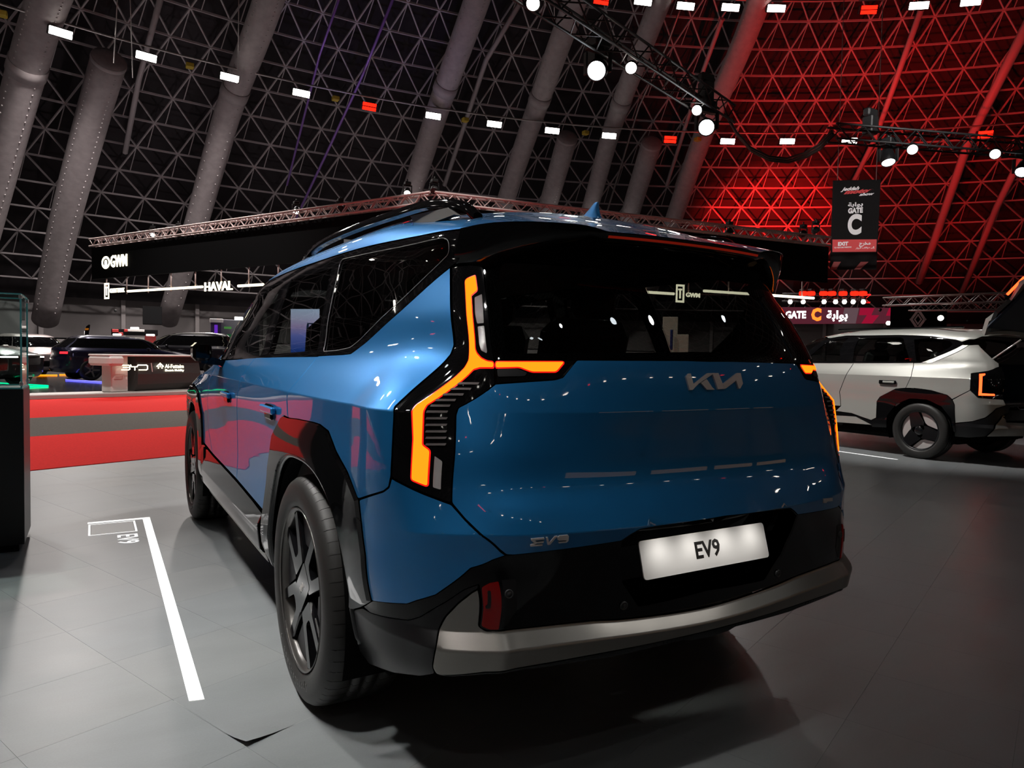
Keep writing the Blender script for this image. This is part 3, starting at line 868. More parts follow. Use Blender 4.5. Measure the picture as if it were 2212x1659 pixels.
def dense(rows, k=4):
    """smooth a coarse row list across its first index"""
    A = np.array(rows); n = len(A); t = np.arange(n)
    out = []
    T = Hull._tan(A, t.astype(float), [False] * n)
    for i in range(n - 1):
        for s in range(k):
            q = s / k
            out.append(A[i] * (2*q**3 - 3*q**2 + 1) + T[i, 1] * (q**3 - 2*q**2 + q) + A[i + 1] * (3*q**2 - 2*q**3) + T[i + 1, 0] * (q**3 - q**2))
    out.append(A[-1])
    return [[tuple(p) for p in r] for r in out]
mb = MB()
full = [[(-x, y, z) for x, y, z in r] for r in reversed(spoiler_rows(1)[1:])] + spoiler_rows(1)
grid_mesh(mb, dense(full, 4), flip=True)
spoiler = mb.build('roof_spoiler', M['paint'], BC)
# gloss black under lip, underside and side fins
under = []
for x, (y, z) in zip(SPX, SPT):
    k = min(1, max(0, (x - .34) / .32))
    lipz = z - .026
    inner_y = -.745 + .20 * (x / .66) ** 2.2; inner_z = 1.540 - .03 * k
    fin = [(x, y + .003, z - .002), (x + .006 * k, y + .008, lipz)]
    if k > 0:
        # fin hanging down towards the lamp
        bz = [0, .016, .03, .055, .085, .112, .118][min(6, int(k * 6.2))]
        fin = [(x, y + .002, z - .002), (x + .010 * k, y + .02 * k, z - .02 - bz * .45), (x + .004 * k, y + .01 + .03 * k, z - .026 - bz)]
    else:
        fin = [(x, y + .002, z - .002), (x, y + .006, z - .014), (x, y + .018, z - .026)]
    under.append(fin + [(x * .985, y + .05 + .01 * k, z - .030 - (bz if k > 0 else 0) * .8), (min(x, .60), inner_y, inner_z)])
mb = MB()
fullu = [[(-x, y, z) for x, y, z in r] for r in reversed(under[1:])] + under
grid_mesh(mb, dense(fullu, 4), flip=False)
mb.build('spoiler_lip', M['gloss'], BC)
# high brake lamp in the lip
mb = MB()
rows = []
for x in np.linspace(-.315, .315, 22):
    y = -.885 + .022 * (abs(x) / .3) ** 2.2; z = 1.588 - .001 * (abs(x) / .3) ** 2
    rows.append([(x, y + .0005, z - .0105), (x, y + .004, z - .0175)])
grid_mesh(mb, rows, flip=True)
mb.build('brake_lamp', M['hmsl'] if 'hmsl' in M else M['redlens'], BC)
# antenna fin
mb = MB(); rows = []
for t in np.linspace(0, 1, 12):
    zt = 1.705 + .088 * t
    yr = -.432 + .034 * math.sin(min(1, t * 1.15) * math.pi * .5) + .004 * t; yf = -.20 - .168 * t ** .9
    w = .026 * (1 - t) ** .8 + .004
    r = []
    for a in np.linspace(0, 2 * math.pi, 21):
        f_ = (1 - math.cos(a)) / 2                     # 0 at the rear edge, 1 at the nose
        r.append((w * math.sin(a) * (1.25 - f_) * .9, yr + (yf - yr) * f_, zt))
    rows.append(r)
grid_mesh(mb, rows, flip=False)
mb.add(rows[-1][:-1], [tuple(range(20))])
mb.build('antenna_fin', M['paint'], BC)

# roof rails
for sgn in (-1, 1):
    path = [(-.572, -.54, 1.650), (-.582, -.48, 1.690), (-.597, -.38, 1.716), (-.612, -.22, 1.735), (-.625, 0, 1.741), (-.64, .4, 1.748), (-.645, .8, 1.748), (-.642, 1.05, 1.738), (-.635, 1.22, 1.715), (-.63, 1.30, 1.69)]
    A = np.array(path); A[:, 0] *= -sgn
    D = dense([[tuple(p)] for p in A], 5); L = [r[0] for r in D]
    rows = []
    for i, p in enumerate(L):
        x, y, z = p
        w, h = .017, .014
        rows.append([(x - w, y, z - h), (x - w * .9, y, z + h * .6), (x - w * .4, y, z + h), (x + w * .4, y, z + h), (x + w * .9, y, z + h * .6), (x + w, y, z - h), (x - w, y, z - h)])
    mb = MB(); grid_mesh(mb, rows, flip=(True))
    mb.add(rows[0][:-1], [tuple(range(6))]); mb.add(rows[-1][:-1], [tuple(reversed(range(6)))])
    rail = mb.build('roof_rail', M['gloss'], BC)
    for (y0, y1) in ((-.46, -.16), (.42, .56), (1.08, 1.24)):
        mb = MB(); x = sgn * (.604 if y0 < 0 else .64)
        mb.prism([(y0, 1.682 if y0 > 0 else 1.665), (y1, 1.682 if y0 > 0 else 1.665), (y1 + (.06 if y0 < 0 else 0), 1.718), (y0 + (.05 if y0 < 0 else .0), 1.695)], basis((0, 1, 0), (0, 0, 1), (1, 0, 0), (x - .011, 0, 0)), .022)
        mb.build('rail_foot', M['railfoot'], rail)

# ---------------------------------------------------------------- mirrors, handles
for sgn in (-1, 1):
    mb = MB()
    mb.cbox((sgn * 1.055, 1.93, 1.215), (.10, .14, .105), .022)
    mir = mb.build('door_mirror', M['gloss'], BC)
    mb = MB(); mb.cbox((sgn * 1.055, 1.858, 1.217), (.078, .006, .08), .012)
    mb.build('mirror_glass', M['gloss'], mir)
    mb = MB(); mb.prism([(-.02, .0), (.10, .035), (.16, .035), (.16, .0), (.06, -.012), (.0, -.06)], basis((sgn, 0, 0), (0, 0, 1), (0, 1, 0), (sgn * .90, 1.88, 1.150)), .09)
    mb.build('mirror_stalk', M['gloss'], mir)
for (yc, zc) in ((.50, .985), (1.55, .985)):
    for sgn in (-1, 1):
        xs = .972
        mb = MB(); mb.cbox((sgn * (xs + .010), yc, zc + .004), (.020, .23, .030), .006)
        hd = mb.build('door_handle', M['paint'], BC)
        mb = MB(); mb.cbox((sgn * (xs + .003), yc + .0, zc - .006), (.014, .12, .062), .006)
        mb.build('handle_recess', M['gloss'], hd)

# ---------------------------------------------------------------- wheels
def make_tyre(name, parent, r=.395, rr=.275, w=.285):
    """tyre about the local z axis (outer face at +z)"""
    h = w / 2
    prof = [(rr + .004, h * .78), (rr + .012, h * .93), (rr + .035, h * .985), (rr + .06, h), (r - .035, h * .975), (r - .016, h * .90), (r - .006, h * .80), (r, h * .62)]
    tread = []
    for z0 in (.30, -.02, -.34):
        tread += [(r, h * (z0 + .07)), (r - .007, h * (z0 + .065)), (r - .007, h * (z0 - .03)), (r, h * (z0 - .035))]
    prof = prof + tread + [(r, -h * .62), (r - .006, -h * .8), (r - .03, -h * .97), (rr + .05, -h), (rr + .01, -h * .9)]
    n = 58; V = []; F = []; L = len(prof); w_ = 2 * math.pi / n
    for k in range(n):
        a = w_ * k
        for a0, a1, m, g in ((a, a + .955 * w_, 3, 0), (a + .955 * w_, a + w_, 1, .003)):
            b0 = len(V)
            for i in range(m + 1):
                an = a0 + (a1 - a0) * i / m
                for (q, z) in prof:
                    d = g if q > r - .012 and z > -h * .75 else 0
                    V.append(((q - d) * math.cos(an), (q - d) * math.sin(an), z))
            for i in range(m):
                for j in range(L - 1):
                    F.append((b0 + i * L + j, b0 + i * L + j + 1, b0 + (i + 1) * L + j + 1, b0 + (i + 1) * L + j))
    mb = MB(); mb.add(V, F, True)
    return mb.build(name, M['rubber'], parent)

def arc_text(s, r, a0, step, size, depth, z):
    """raised letters round a circle, tops outward"""
    mb = MB()
    for i, ch in enumerate(s):
        if ch == ' ': continue
        me = text_mesh(ch, size, depth, .0008, yalign='BOTTOM_BASELINE')
        a = a0 - step * i
        T = Matrix.Rotation(a - math.pi / 2, 4, 'Z') @ Matrix.Translation((0, r, z))
        me.transform(T)
        mb.add([v.co for v in me.vertices], [tuple(p.vertices) for p in me.polygons])
        bpy.data.meshes.remove(me)
    return mb

def make_wheel(loc, sgn, spin=0.0):
    """one road wheel; local z is the outer axis"""
    Mx = basis((0, -sgn, 0), (0, 0, 1), (-1 if sgn < 0 else 1, 0, 0)) if sgn > 0 else basis((0, -1, 0), (0, 0, 1), (-1, 0, 0))
    w = bpy.data.objects.new('road_wheel', None); w.empty_display_size = .1
    link(w, BC)
    if sgn < 0: Rm = basis((0, -1, 0), (0, 0, 1), (-1, 0, 0), loc)
    else: Rm = basis((0, 1, 0), (0, 0, 1), (1, 0, 0), loc)
    w.matrix_world = Rm
    make_tyre('tyre', w)
    h = .1425
    mb = MB()
    mb.lathe([(.276, .132), (.2815, .136), (.2815, .128), (.272, .124), (.264, .112), (.262, .02), (.262, -.10), (.276, -.12)], Matrix.Identity(4), 72)
    mb.build('rim', M['rimlip'] if 'rimlip' in M else M['rimdark'], w)
    mb = MB(); mb.lathe([(.0, -.02), (.262, -.02)], Matrix.Identity(4), 48); mb.lathe([(.06, .03), (.17, .03), (.17, .0)], Matrix.Identity(4), 40)
    mb.build('brake_disc', M['brake'] if 'brake' in M else M['rimdark'], w)
    # four arms, each a U-shaped frame, and four aero plates between them
    Rs = Matrix.Rotation(spin, 4, 'Z')
    for k in range(4):
        Ra = Rs @ Matrix.Rotation(math.pi / 2 * k, 4, 'Z')
        mb = MB()
        outer = rounded([(.070, -.058), (.13, -.072), (.270, -.104), (.270, -.064), (.185, -.044), (.132, -.030), (.122, -.018), (.122, .018), (.132, .030), (.185, .044), (.270, .064), (.270, .104), (.13, .072), (.070, .058)], .008)
        V = []
        for s_, zz in ((1, .118), (1, .07)):
            V.append([Ra @ Vector((x, y, zz - .028 * max(0, (.17 - x)) / .1 * .3)) for x, y in outer])
        n = len(outer)
        ins = [(x * .985 + .0015, y * .94) for x, y in outer]
        top = [Ra @ Vector((x, y, .121)) for x, y in ins]
        mb.add(top, [tuple(range(n))])
        mb.add(top + V[0], [(i, (i + 1) % n, n + (i + 1) % n, n + i) for i in range(n)])
        mb.add(V[0] + V[1], [(i, (i + 1) % n, n + (i + 1) % n, n + i) for i in range(n)])
        mb.build('wheel_spoke', M['rim'], w)
        Rb = Rs @ Matrix.Rotation(math.pi / 2 * k + math.pi / 4, 4, 'Z')
        mb = MB()
        arc = [(.268 * math.cos(a), .268 * math.sin(a)) for a in np.linspace(-R(21), R(21), 9)]
        mb.prism([(.150, -.030)] + arc + [(.150, .030)], Rb @ Matrix.Translation((0, 0, .088)), .018)
        mb.build('aero_plate', M['rimdark'], w)
    mb = MB()
    sq = rounded([(-.088, -.052), (.088, -.052), (.088, .052), (-.088, .052)], .016)
    mb.prism(sq, Rs @ Matrix.Rotation(R(8), 4, 'Z') @ Matrix.Translation((0, 0, .06)), .062)
    cap = mb.build('hub_cap', M['rim'], w)
    letters('hub_lettering', 'KIA', M['hublet'] if 'hublet' in M else M['chrome'], cap, Rs @ Matrix.Translation((0, 0, .1225)), .032, .0006, sx=1.2)
    return w
HX = .842
for yc in (0, F0):
    for sgn in (-1, 1):
        w = make_wheel((sgn * HX, yc, .395), sgn, R(38 if yc == 0 else 5))
        mb = MB()
        s = arc_text('SportContact 6', .314, R(-64), R(5.2), .036, .0012, .1412)
        tag(s.build('tyre_lettering', M['rubber2'] if 'rubber2' in M else M['rubber'], [c for c in w.children if c.name.startswith('tyre')][0]), kind='stuff')

# wheel housings, underbody and inner shell
for yc in (0, F0):
    for sgn in (-1, 1):
        mb = MB()
        Mx = basis((0, 1, 0), (0, 0, 1), (sgn, 0, 0), (sgn * .62, yc, .40))
        mb.lathe([(.0, .0), (.47, .0), (.47, .335)], Mx, 30, True, R(-20), R(200))
        mb.build('wheel_housing', M['liner'], BC)
mb = MB()
mb.cbox((0, 1.45, .36), (1.72, 3.9, .26), .05)
mb.build('underbody', M['liner'], BC)
mb = MB()
mb.cbox((-.86, -.50, .36), (.16, .012, .26), .004); mb.cbox((.86, -.50, .36), (.16, .012, .26), .004)

# inner linings of the painted shell
both('quarter_lining', quarter, M['interior'], BC, grid=.08, off=-.028, thick=0, edge=0, step=.05)
both('roof_lining', roof_half, M['interior'], BC, grid=.10, off=-.022, thick=0, edge=0, step=.06, gap=0)
# ---------------------------------------------------------------- cabin of the blue car
M['headliner'] = mat('pale_headliner', (.16, .155, .145), .9)
cab = MB(); cab.cbox((0, .95, .62), (1.72, 3.3, .10), .03); cab.build('cabin_floor', M['interior'], BC)
mb = MB(); mb.cbox((0, 2.12, 1.0), (1.66, .42, .24), .08); dash = mb.build('dashboard', M['interior'], BC)
mb = MB(); mb.lathe([(.165, -.012), (.19, -.012), (.19, .012), (.165, .012), (.165, -.012)], basis((1, 0, 0), (0, .45, .89), (0, -.89, .45), (-.42, 1.80, 1.03)), 24); mb.build('steering_wheel', M['interior'], dash)
def car_seat(x, y, w, parent, scale=1.0):
    o = bpy.data.objects.new('car_seat', None); o.empty_display_size = .1; o.location = (x, y, .66); link(o, parent)
    Rm = Matrix.Rotation(R(-14), 3, 'X')
    mb = MB(); mb.cbox((0, .26, .10), (w, .50, .16), .06); mb.build('seat_cushion', M['seat'], o)
    mb = MB(); mb.cbox((0, -.06, .44), (w, .15, .62), .065, Matrix.Rotation(R(14), 3, 'X')); mb.build('seat_back', M['seat'], o)
    mb = MB(); mb.cbox((0, -.17, .815), (w * .50, .09, .15), .042, Matrix.Rotation(R(10), 3, 'X')); mb.build('headrest', M['seat'], o)
    return o
for x in (-.40, .40):
    car_seat(x, 1.25, .52, BC); car_seat(x, .32, .50, BC)
# roof lining, parcel edge and pillars' inner trims keep light from leaking
mb = MB(); mb.cbox((0, -.72, 1.0), (1.40, .10, .40), .03); mb.build('tailgate_trim', M['interior'], BC)
for sgn in (-1, 1):
    mb = MB(); mb.cbox((sgn * .86, .95, .90), (.08, 2.2, .50), .02); mb.build('door_trim', M['interior'], BC)
    mb = MB(); mb.cbox((sgn * .70, -.46, .88), (.16, .36, .50), .02); mb.build('rear_side_trim', M['interior'], BC)
# ================================================================== the hall
A21 = R(21.2)
HS = Vector((math.cos(A21), math.sin(A21), 0))       # the hall's grid directions
HT = Vector((-math.sin(A21), math.cos(A21), 0))
DC = Vector((16.8, -14.2, -96.8)); DR = 142.8        # the dome is part of a sphere
def hall(s, t, z=0): return HS * s + HT * t + Vector((0, 0, z))
def dome_px(px, inset_=0.0):
    d = ray(px); o = CAM - DC; r = DR - inset_
    b = d.dot(o); c = o.dot(o) - r * r
    return CAM + d * (-b + math.sqrt(b * b - c))
def dome_pt(pol, az, off=0.0):
    r = DR - off
    return DC + Vector((math.sin(pol) * math.cos(az), math.sin(pol) * math.sin(az), math.cos(pol))) * r

M['floor_hall'] = mat('dark_hall_floor', (.055, .052, .052), .35, noise=(.4, .2))
def tile_mat(name, c):
    m = mat(name, c, .33, 0, .45)
    nt = m.node_tree; b = nt.nodes['Principled BSDF']
    g = nt.nodes.new('ShaderNodeNewGeometry')
    mp = nt.nodes.new('ShaderNodeMapping'); mp.inputs['Rotation'].default_value = (0, 0, -A21); mp.inputs['Scale'].default_value = (1, 3.2, 1)
    n1 = nt.nodes.new('ShaderNodeTexNoise'); n1.inputs['Scale'].default_value = 1.6; n1.inputs['Detail'].default_value = 6; n1.inputs['Roughness'].default_value = .6
    n2 = nt.nodes.new('ShaderNodeTexNoise'); n2.inputs['Scale'].default_value = 160; n2.inputs['Detail'].default_value = 2
    nt.links.new(g.outputs['Position'], mp.inputs[0]); nt.links.new(mp.outputs[0], n1.inputs['Vector']); nt.links.new(g.outputs['Position'], n2.inputs['Vector'])
    a = nt.nodes.new('ShaderNodeMath'); a.operation = 'MULTIPLY_ADD'; a.inputs[1].default_value = .5; a.inputs[2].default_value = .75
    nt.links.new(n1.outputs['Fac'], a.inputs[0])
    a2 = nt.nodes.new('ShaderNodeMath'); a2.operation = 'MULTIPLY_ADD'; a2.inputs[1].default_value = .16; a2.inputs[2].default_value = -.08
    nt.links.new(n2.outputs['Fac'], a2.inputs[0])
    s = nt.nodes.new('ShaderNodeMath'); s.operation = 'ADD'
    nt.links.new(a.outputs[0], s.inputs[0]); nt.links.new(a2.outputs[0], s.inputs[1])
    mx = nt.nodes.new('ShaderNodeMix'); mx.data_type = 'RGBA'; mx.blend_type = 'MULTIPLY'; mx.inputs[0].default_value = 1
    mx.inputs[6].default_value = (*c, 1)
    nt.links.new(s.outputs[0], mx.inputs[7]); nt.links.new(mx.outputs[2], b.inputs['Base Color'])
    r = nt.nodes.new('ShaderNodeMapRange'); r.inputs[3].default_value = .26; r.inputs[4].default_value = .46
    nt.links.new(n1.outputs['Fac'], r.inputs[0]); nt.links.new(r.outputs[0], b.inputs['Roughness'])
    return m
TILES = [tile_mat('grey_vinyl_tile_%s' % n, c) for n, c in (('plain', (.208, .220, .226)), ('pale', (.213, .223, .227)), ('cool', (.203, .217, .225)))]
M['joint'] = mat('tile_joint', (.36, .36, .36), .6)
M['strut'] = mat('dome_steel', (.40, .36, .37), .5, 0, .4)
M['shell'] = mat('dome_shell', (.030, .026, .029), .85, 0, .2, noise=(.05, .5))
M['wall'] = mat('grey_wall_panel', (.22, .20, .20), .7, noise=(.3, .1))
M['wallpost'] = mat('pale_wall_post', (.46, .42, .42), .6)
M['duct'] = mat('fabric_duct', (.30, .265, .27), .75, noise=(2, .12))
M['dark'] = mat('dark_fabric', (.004, .004, .0045), .8, 0, .1)
M['truss'] = mat('aluminium_truss', (.42, .40, .39), .4, .7)
M['btruss'] = mat('black_truss', (.016, .016, .017), .5, .3)
M['fixture'] = mat('black_fixture', (.010, .010, .011), .5)
M['white_e'] = emat('lit_white', (1, .95, .86), 14)
M['warm_e'] = emat('lit_warm_white', (1, .90, .66), 2.6)
M['spot_e'] = emat('lit_spot_lens', (.86, .95, 1), 16)
M['red_e'] = emat('lit_red', (1, .006, .002), 6)
M['pink'] = mat('pink_truss', (.66, .50, .48), .5, .1)

M['yellow'] = mat('yellow_tag', (.45, .33, .03), .6)
# floor of the hall
mb = MB()
n = 96
mb.add([(DC.x + 104 * math.cos(2 * math.pi * k / n), DC.y + 104 * math.sin(2 * math.pi * k / n), -.012) for k in range(n)], [tuple(range(n))])
hall_floor = mb.build('floor', M['floor_hall']); tag(hall_floor, kind='structure')

# stand floor: square vinyl tiles, laid on the hall's grid
PITCH_T, S0, T0 = .467, -1.194, .213
slo, shi, tlo, thi = -14, 30, -12, 13                  # tile index ranges
stand = empty('floor_stand'); tag(stand, kind='structure')
mb = MB()
c = [hall(S0 + slo * PITCH_T, T0 + tlo * PITCH_T, -.006), hall(S0 + shi * PITCH_T, T0 + tlo * PITCH_T, -.006), hall(S0 + shi * PITCH_T, T0 + thi * PITCH_T, -.006), hall(S0 + slo * PITCH_T, T0 + thi * PITCH_T, -.006)]
mb.add(c, [(0, 1, 2, 3)])
mb.build('underlay', M['joint'], stand)
g = .0003; e = PITCH_T / 2
tile_me = []
for k in range(3):
    t_ = MB()
    a, b2 = e - g, e - g - .0003
    V = [hall(x * b2, y * b2, 0) for x, y in ((-1, -1), (1, -1), (1, 1), (-1, 1))] + [hall(x * a, y * a, -.0002) for x, y in ((-1, -1), (1, -1), (1, 1), (-1, 1))] + [hall(x * a, y * a, -.006) for x, y in ((-1, -1), (1, -1), (1, 1), (-1, 1))]
    t_.add(V, [(0, 1, 2, 3)] + [(i + 4, (i + 1) % 4 + 4, (i + 1) % 4, i) for i in range(4)] + [(i + 8, (i + 1) % 4 + 8, (i + 1) % 4 + 4, i + 4) for i in range(4)])
    me = t_.mesh('tile'); me.materials.append(TILES[k]); tile_me.append(me)
cells = []
for i in range(slo, shi):
    for j in range(tlo, thi):
        p = hall(S0 + (i + .5) * PITCH_T, T0 + (j + .5) * PITCH_T)
        d = p - CAM; z = d.dot(_f)
        vis = z > .3 and abs(d.dot(_r) / z) < .80 and abs(d.dot(_u) / z) < .62
        under = abs(p.x) < .8 and -.6 < p.y < 3.6
        cells.append(((0 if vis and not under else 1), z if z > 0 else 50, i, j, p))
cells.sort(key=lambda c: c[:4])
curl = {(-1, 0), (0, 0), (-1, -1), (0, -1)}
rest = [MB(), MB(), MB()]
for q, (o_, z, i, j, p) in enumerate(cells):
    k = (i * 7 + j * 13 + (i * j) % 5) % 3
    if q < 299 or (i, j) in curl:
        if (i, j) == (0, 0):
            # this tile's corner has come unstuck and curls up
            N_ = 12; V = []; F = []
            for y in range(N_ + 1):
                for x in range(N_ + 1):
                    sx, ty = -a + 2 * a * x / N_, -a + 2 * a * y / N_
                    r_ = math.hypot((sx + a) * 1.15, (ty + a) * 1.5)
                    V.append(hall(sx, ty, .017 * max(0, 1 - r_ / .20) ** 1.7))
            for y in range(N_):
                for x in range(N_):
                    b_ = y * (N_ + 1) + x; F.append((b_, b_ + 1, b_ + N_ + 2, b_ + N_ + 1))
            t_ = MB(); t_.add(V, F, True)
            t_.build('tile', TILES[0], stand, p)
            continue
        o = bpy.data.objects.new('tile', tile_me[k]); o.location = p
        link(o, stand)
    else:
        b_ = [p + v.co for v in tile_me[k].vertices]
        rest[k].add(b_, [tuple(f.vertices) for f in tile_me[k].polygons])
far = MB()
for k in range(3): far.add(rest[k].v, rest[k].f)
fo = far.build('far_tiles', TILES[0], stand); tag(fo, kind='stuff')

# ---------------------------------------------------------------- dome: shell, lattice of struts
NP, NA = 34, 156
dp, da = R(1.16), 2 * math.pi / NA
pol0 = R(42.9)
mb = MB()
rows = [[dome_pt(R(44.5) * i / 16, 2 * math.pi * k / 72, -2.0) for k in range(73)] for i in range(17)]
V = [p for r_ in rows for p in r_]
mb.add(V, [(i * 73 + k, i * 73 + k + 1, (i + 1) * 73 + k + 1, (i + 1) * 73 + k) for i in range(16) for k in range(72)])
shell = mb.build('ceiling', M['shell']); tag(shell, kind='structure')
def node(i, k):
    return dome_pt(pol0 - i * dp, da * (k - .26 * i) + .0)
struts = []
for i in range(NP):
    step_ = 1 if i < 22 else 2
    for k in range(0, NA, step_):
        A_ = node(i, k)
        struts.append((A_, node(i, k + step_), .105))
        if i < NP - 1:
            struts.append((A_, node(i + 1, k), .08)); struts.append((A_, node(i + 1, k + 1), .08))
            if i % 1 == 0:
                struts.append((node(i + 1, k + 1), node(i, k + .74), .045))
def strut_mesh(mb, a, b, r_):
    mb.tube([a, b], r_, 4, cap=False, smooth=False)
seen = []
for q, (a, b, r_) in enumerate(struts):
    m_ = (a + b) / 2; d = m_ - CAM; z = d.dot(_f)
    x, y = (IW / 2 + FPX * d.dot(_r) / z, IH / 2 - FPX * d.dot(_u) / z) if z > 1 else (-1, -1)
    ok = 0 < x < IW and 0 < y < 620 and not (y > 430 and 700 < x < 1680)
    seen.append((-(a - b).length * r_ * FPX ** 2 / max(z, 1) ** 2 if ok else 0, q))
seen.sort()
top = set(q for s_, q in seen[:299] if s_ < 0)
mb = MB()
for q, (a, b, r_) in enumerate(struts):
    if q in top:
        t_ = MB(); strut_mesh(t_, a, b, r_); t_.build('strut', M['strut'], shell)
    else: strut_mesh(mb, a, b, r_)
lat = mb.build('lattice', M['strut'], shell); tag(lat, kind='stuff')

# perimeter wall below the dome
WR, WH = 103.0, 7.0
wall = empty('wall_perimeter', (0, 0, 0)); tag(wall, kind='structure')
npan = 84
mb = MB(); low = MB(); cap = MB()
for k in range(npan):
    a0, a1 = 2 * math.pi * k / npan, 2 * math.pi * (k + 1) / npan
    am = (a0 + a1) / 2
    dirm = Vector((math.cos(am), math.sin(am), 0))
    mid = Vector((DC.x, DC.y, 0)) + dirm * WR
    inview = (mid - CAM).normalized().dot(_f) > .70
    tx = Vector((-dirm.y, dirm.x, 0)); Lw = 2 * WR * math.tan((a1 - a0) / 2)
    Bm = basis(tx, dirm, (0, 0, 1))
    if inview:
        t_ = MB(); t_.box(mid + Vector((0, 0, 4.6)), (Lw - .12, .3, WH - 2.3), Bm.to_3x3()); t_.build('wall_panel', M['wall'], wall)
        t_ = MB(); t_.box(mid + Vector((0, 0, 1.05)) - dirm * .1, (Lw - .12, .3, 2.1), Bm.to_3x3()); t_.build('dado_panel', M['wallpost'], wall)
        t_ = MB(); t_.box(mid + tx * Lw / 2 + Vector((0, 0, WH / 2)) - dirm * .35, (.42, .42, WH), Bm.to_3x3()); t_.build('wall_post', M['wallpost'], wall)
    else:
        mb.box(mid + Vector((0, 0, WH / 2)), (Lw, .3, WH), Bm.to_3x3())
    cap.box(mid + Vector((0, 0, WH + .1)) - dirm * .2, (Lw, .5, .25), Bm.to_3x3())
mb.build('wall_backing', M['wall'], wall)
cap.build('wall_coping', M['wallpost'], wall)

# ---------------------------------------------------------------- air ducts hanging along the dome
def duct(pts, w, label, closed_top=False):
    """fabric duct along traced centre points, w = width seen in the photograph's frame at its middle"""
    P3 = [dome_px(p, 2.6) for p in pts]
    A_ = np.array([tuple(p) for p in P3])
    D = [r_[0] for r_ in dense([[tuple(p)] for p in A_], 4)] if len(pts) > 2 else [tuple(p) for p in np.linspace(A_[0], A_[-1], 9)]
    md = (P3[len(P3) // 2] - CAM).dot(_f)
    r_ = w / 2 * md / FPX
    root = empty('air_duct', D[0], 0, label, 'duct', 'fabric air ducts hung along the dome')
    mb = MB(); o_ = Vector(D[0])
    mb.tube([Vector(p) - o_ for p in D], r_, 28)
    mb.build('duct_sleeve', M['duct'], root)
    # dome rivets in two rows
    mb = MB()
    L = len(D)
    for f in np.linspace(.06, .96, 46):
        i = min(int(f * (L - 1)), L - 2); q = f * (L - 1) - i
        p = Vector(D[i]).lerp(Vector(D[i + 1]), q); t_ = (Vector(D[i + 1]) - Vector(D[i])).normalized()
        toc = (CAM - p).normalized(); toc = (toc - t_ * toc.dot(t_)).normalized(); sd = t_.cross(toc)
        for an in (-.75, .62):
            c_ = p + (toc * math.cos(an) + sd * math.sin(an)) * r_ - o_
            mb.box(c_, (r_ * .07,) * 3)
    rv = mb.build('rivets', M['wallpost'], root); tag(rv, kind='stuff')
    if closed_top:
        t_ = (Vector(D[-1]) - Vector(D[-2])).normalized(); x = t_.cross(Vector((0, 0, 1))).normalized(); y = t_.cross(x)
        mb = MB(); mb.lathe([(0, .10 * r_), (r_ * .6, .09 * r_), (r_ * .95, .02 * r_), (r_ * 1.03, -.1 * r_), (r_ * 1.03, -.25 * r_)], basis(x, y, t_, Vector(D[-1]) - o_), 28)
        mb.build('duct_cap', M['duct'], root)
    else:
        # coupling collar near the ring of lamps
        i = int(L * .55)
        p, t_ = Vector(D[i]), (Vector(D[i + 1]) - Vector(D[i])).normalized()
        mb = MB(); mb.tube([p - t_ * .5 - o_, p + t_ * .5 - o_], r_ * 1.06, 28)
        mb.build('duct_collar', M['duct'], root)
    return root
duct([(-50, 560), (10, 330), (75, 90), (128, -60)], 76, 'wide fabric duct at the far left edge under the first lamp')
duct([(98, 690), (135, 500), (190, 290), (236, 128)], 64, 'closed-ended duct with two rivet rows beside the left edge', True)
duct([(362, 692), (425, 480), (490, 250), (560, 60), (600, -60)], 54, 'long duct running down behind the truss left of the car')
duct([(815, 640), (885, 430), (945, 240), (1020, 30), (1050, -60)], 48, 'duct above the car roof rail, just right of the red flood lamp')
duct([(1040, 600), (1100, 410), (1150, 260), (1225, 50), (1265, -60)], 44, 'duct passing behind the black truss left of the big spotlight')
duct([(1140, 600), (1185, 440), (1226, 296)], 40, 'short closed duct above the car roof, left of the shark fin', True)
duct([(1230, 600), (1280, 430), (1325, 270), (1400, 70), (1450, -60)], 40, 'duct above the shark fin crossing the black truss', False)
duct([(1325, 600), (1362, 460), (1408, 308)], 40, 'short closed duct right of the shark fin', True)
duct([(1400, 640), (1460, 460), (1520, 290), (1610, 80), (1660, -60)], 42, 'duct nearest the red lit wall, with red light on its edge', False)

# rings of flood lamps on the dome, each ring on its cable
def flood(p, red, label, group, s=1.0, double=False):
    root = empty('flood_lamp', p, 0, label, 'lamp', group)
    toc = Vector((DC.x, DC.y, p.z - 30)) - p; toc.normalize()
    x = toc.cross(Vector((0, 0, 1))).normalized(); y = toc.cross(x)
    Bm = basis(x, y, toc)
    mb = MB(); mb.cbox((0, 0, 0), (1.5 * s, .62 * s, .25), .05, Bm.to_3x3()); mb.build('lamp_body', M['fixture'], root)
    mb = MB()
    if double:
        for k in (-.17, .17): mb.box(toc * .14 + y * k, (1.15 * s, .26 * s, .05), Bm.to_3x3())
    else: mb.cbox(toc * .14, (1.35 * s, .5 * s, .06), .02, Bm.to_3x3())
    mb.build('lamp_lens', M['red_e'] if red else M['white_e'], root)
    return root
lo = [((130, 70), 0), ((315, 122), 0), ((495, 167), 0), ((650, 201), 0), ((797, 230), 1), ((935, 250), 0), ((1067, 268), 0), ((1192, 282), 0), ((1315, 293), 0), ((1447, 301), 1), ((1571, 305), 0), ((1700, 305), 0), ((1834, 304), 0), ((2128, 290), 1)]
names = ['first', 'second', 'third', 'fourth', 'fifth', 'sixth', 'seventh', 'eighth', 'ninth', 'tenth', 'eleventh', 'twelfth', 'thirteenth', 'fourteenth']
hi = [((1298, 0), 1), ((1388, 3), 0), ((1480, 13), 0), ((1577, 16), 0), ((1676, 18), 0), ((1876, 21), 1), ((1984, 12), 0), ((2096, 4), 0)]
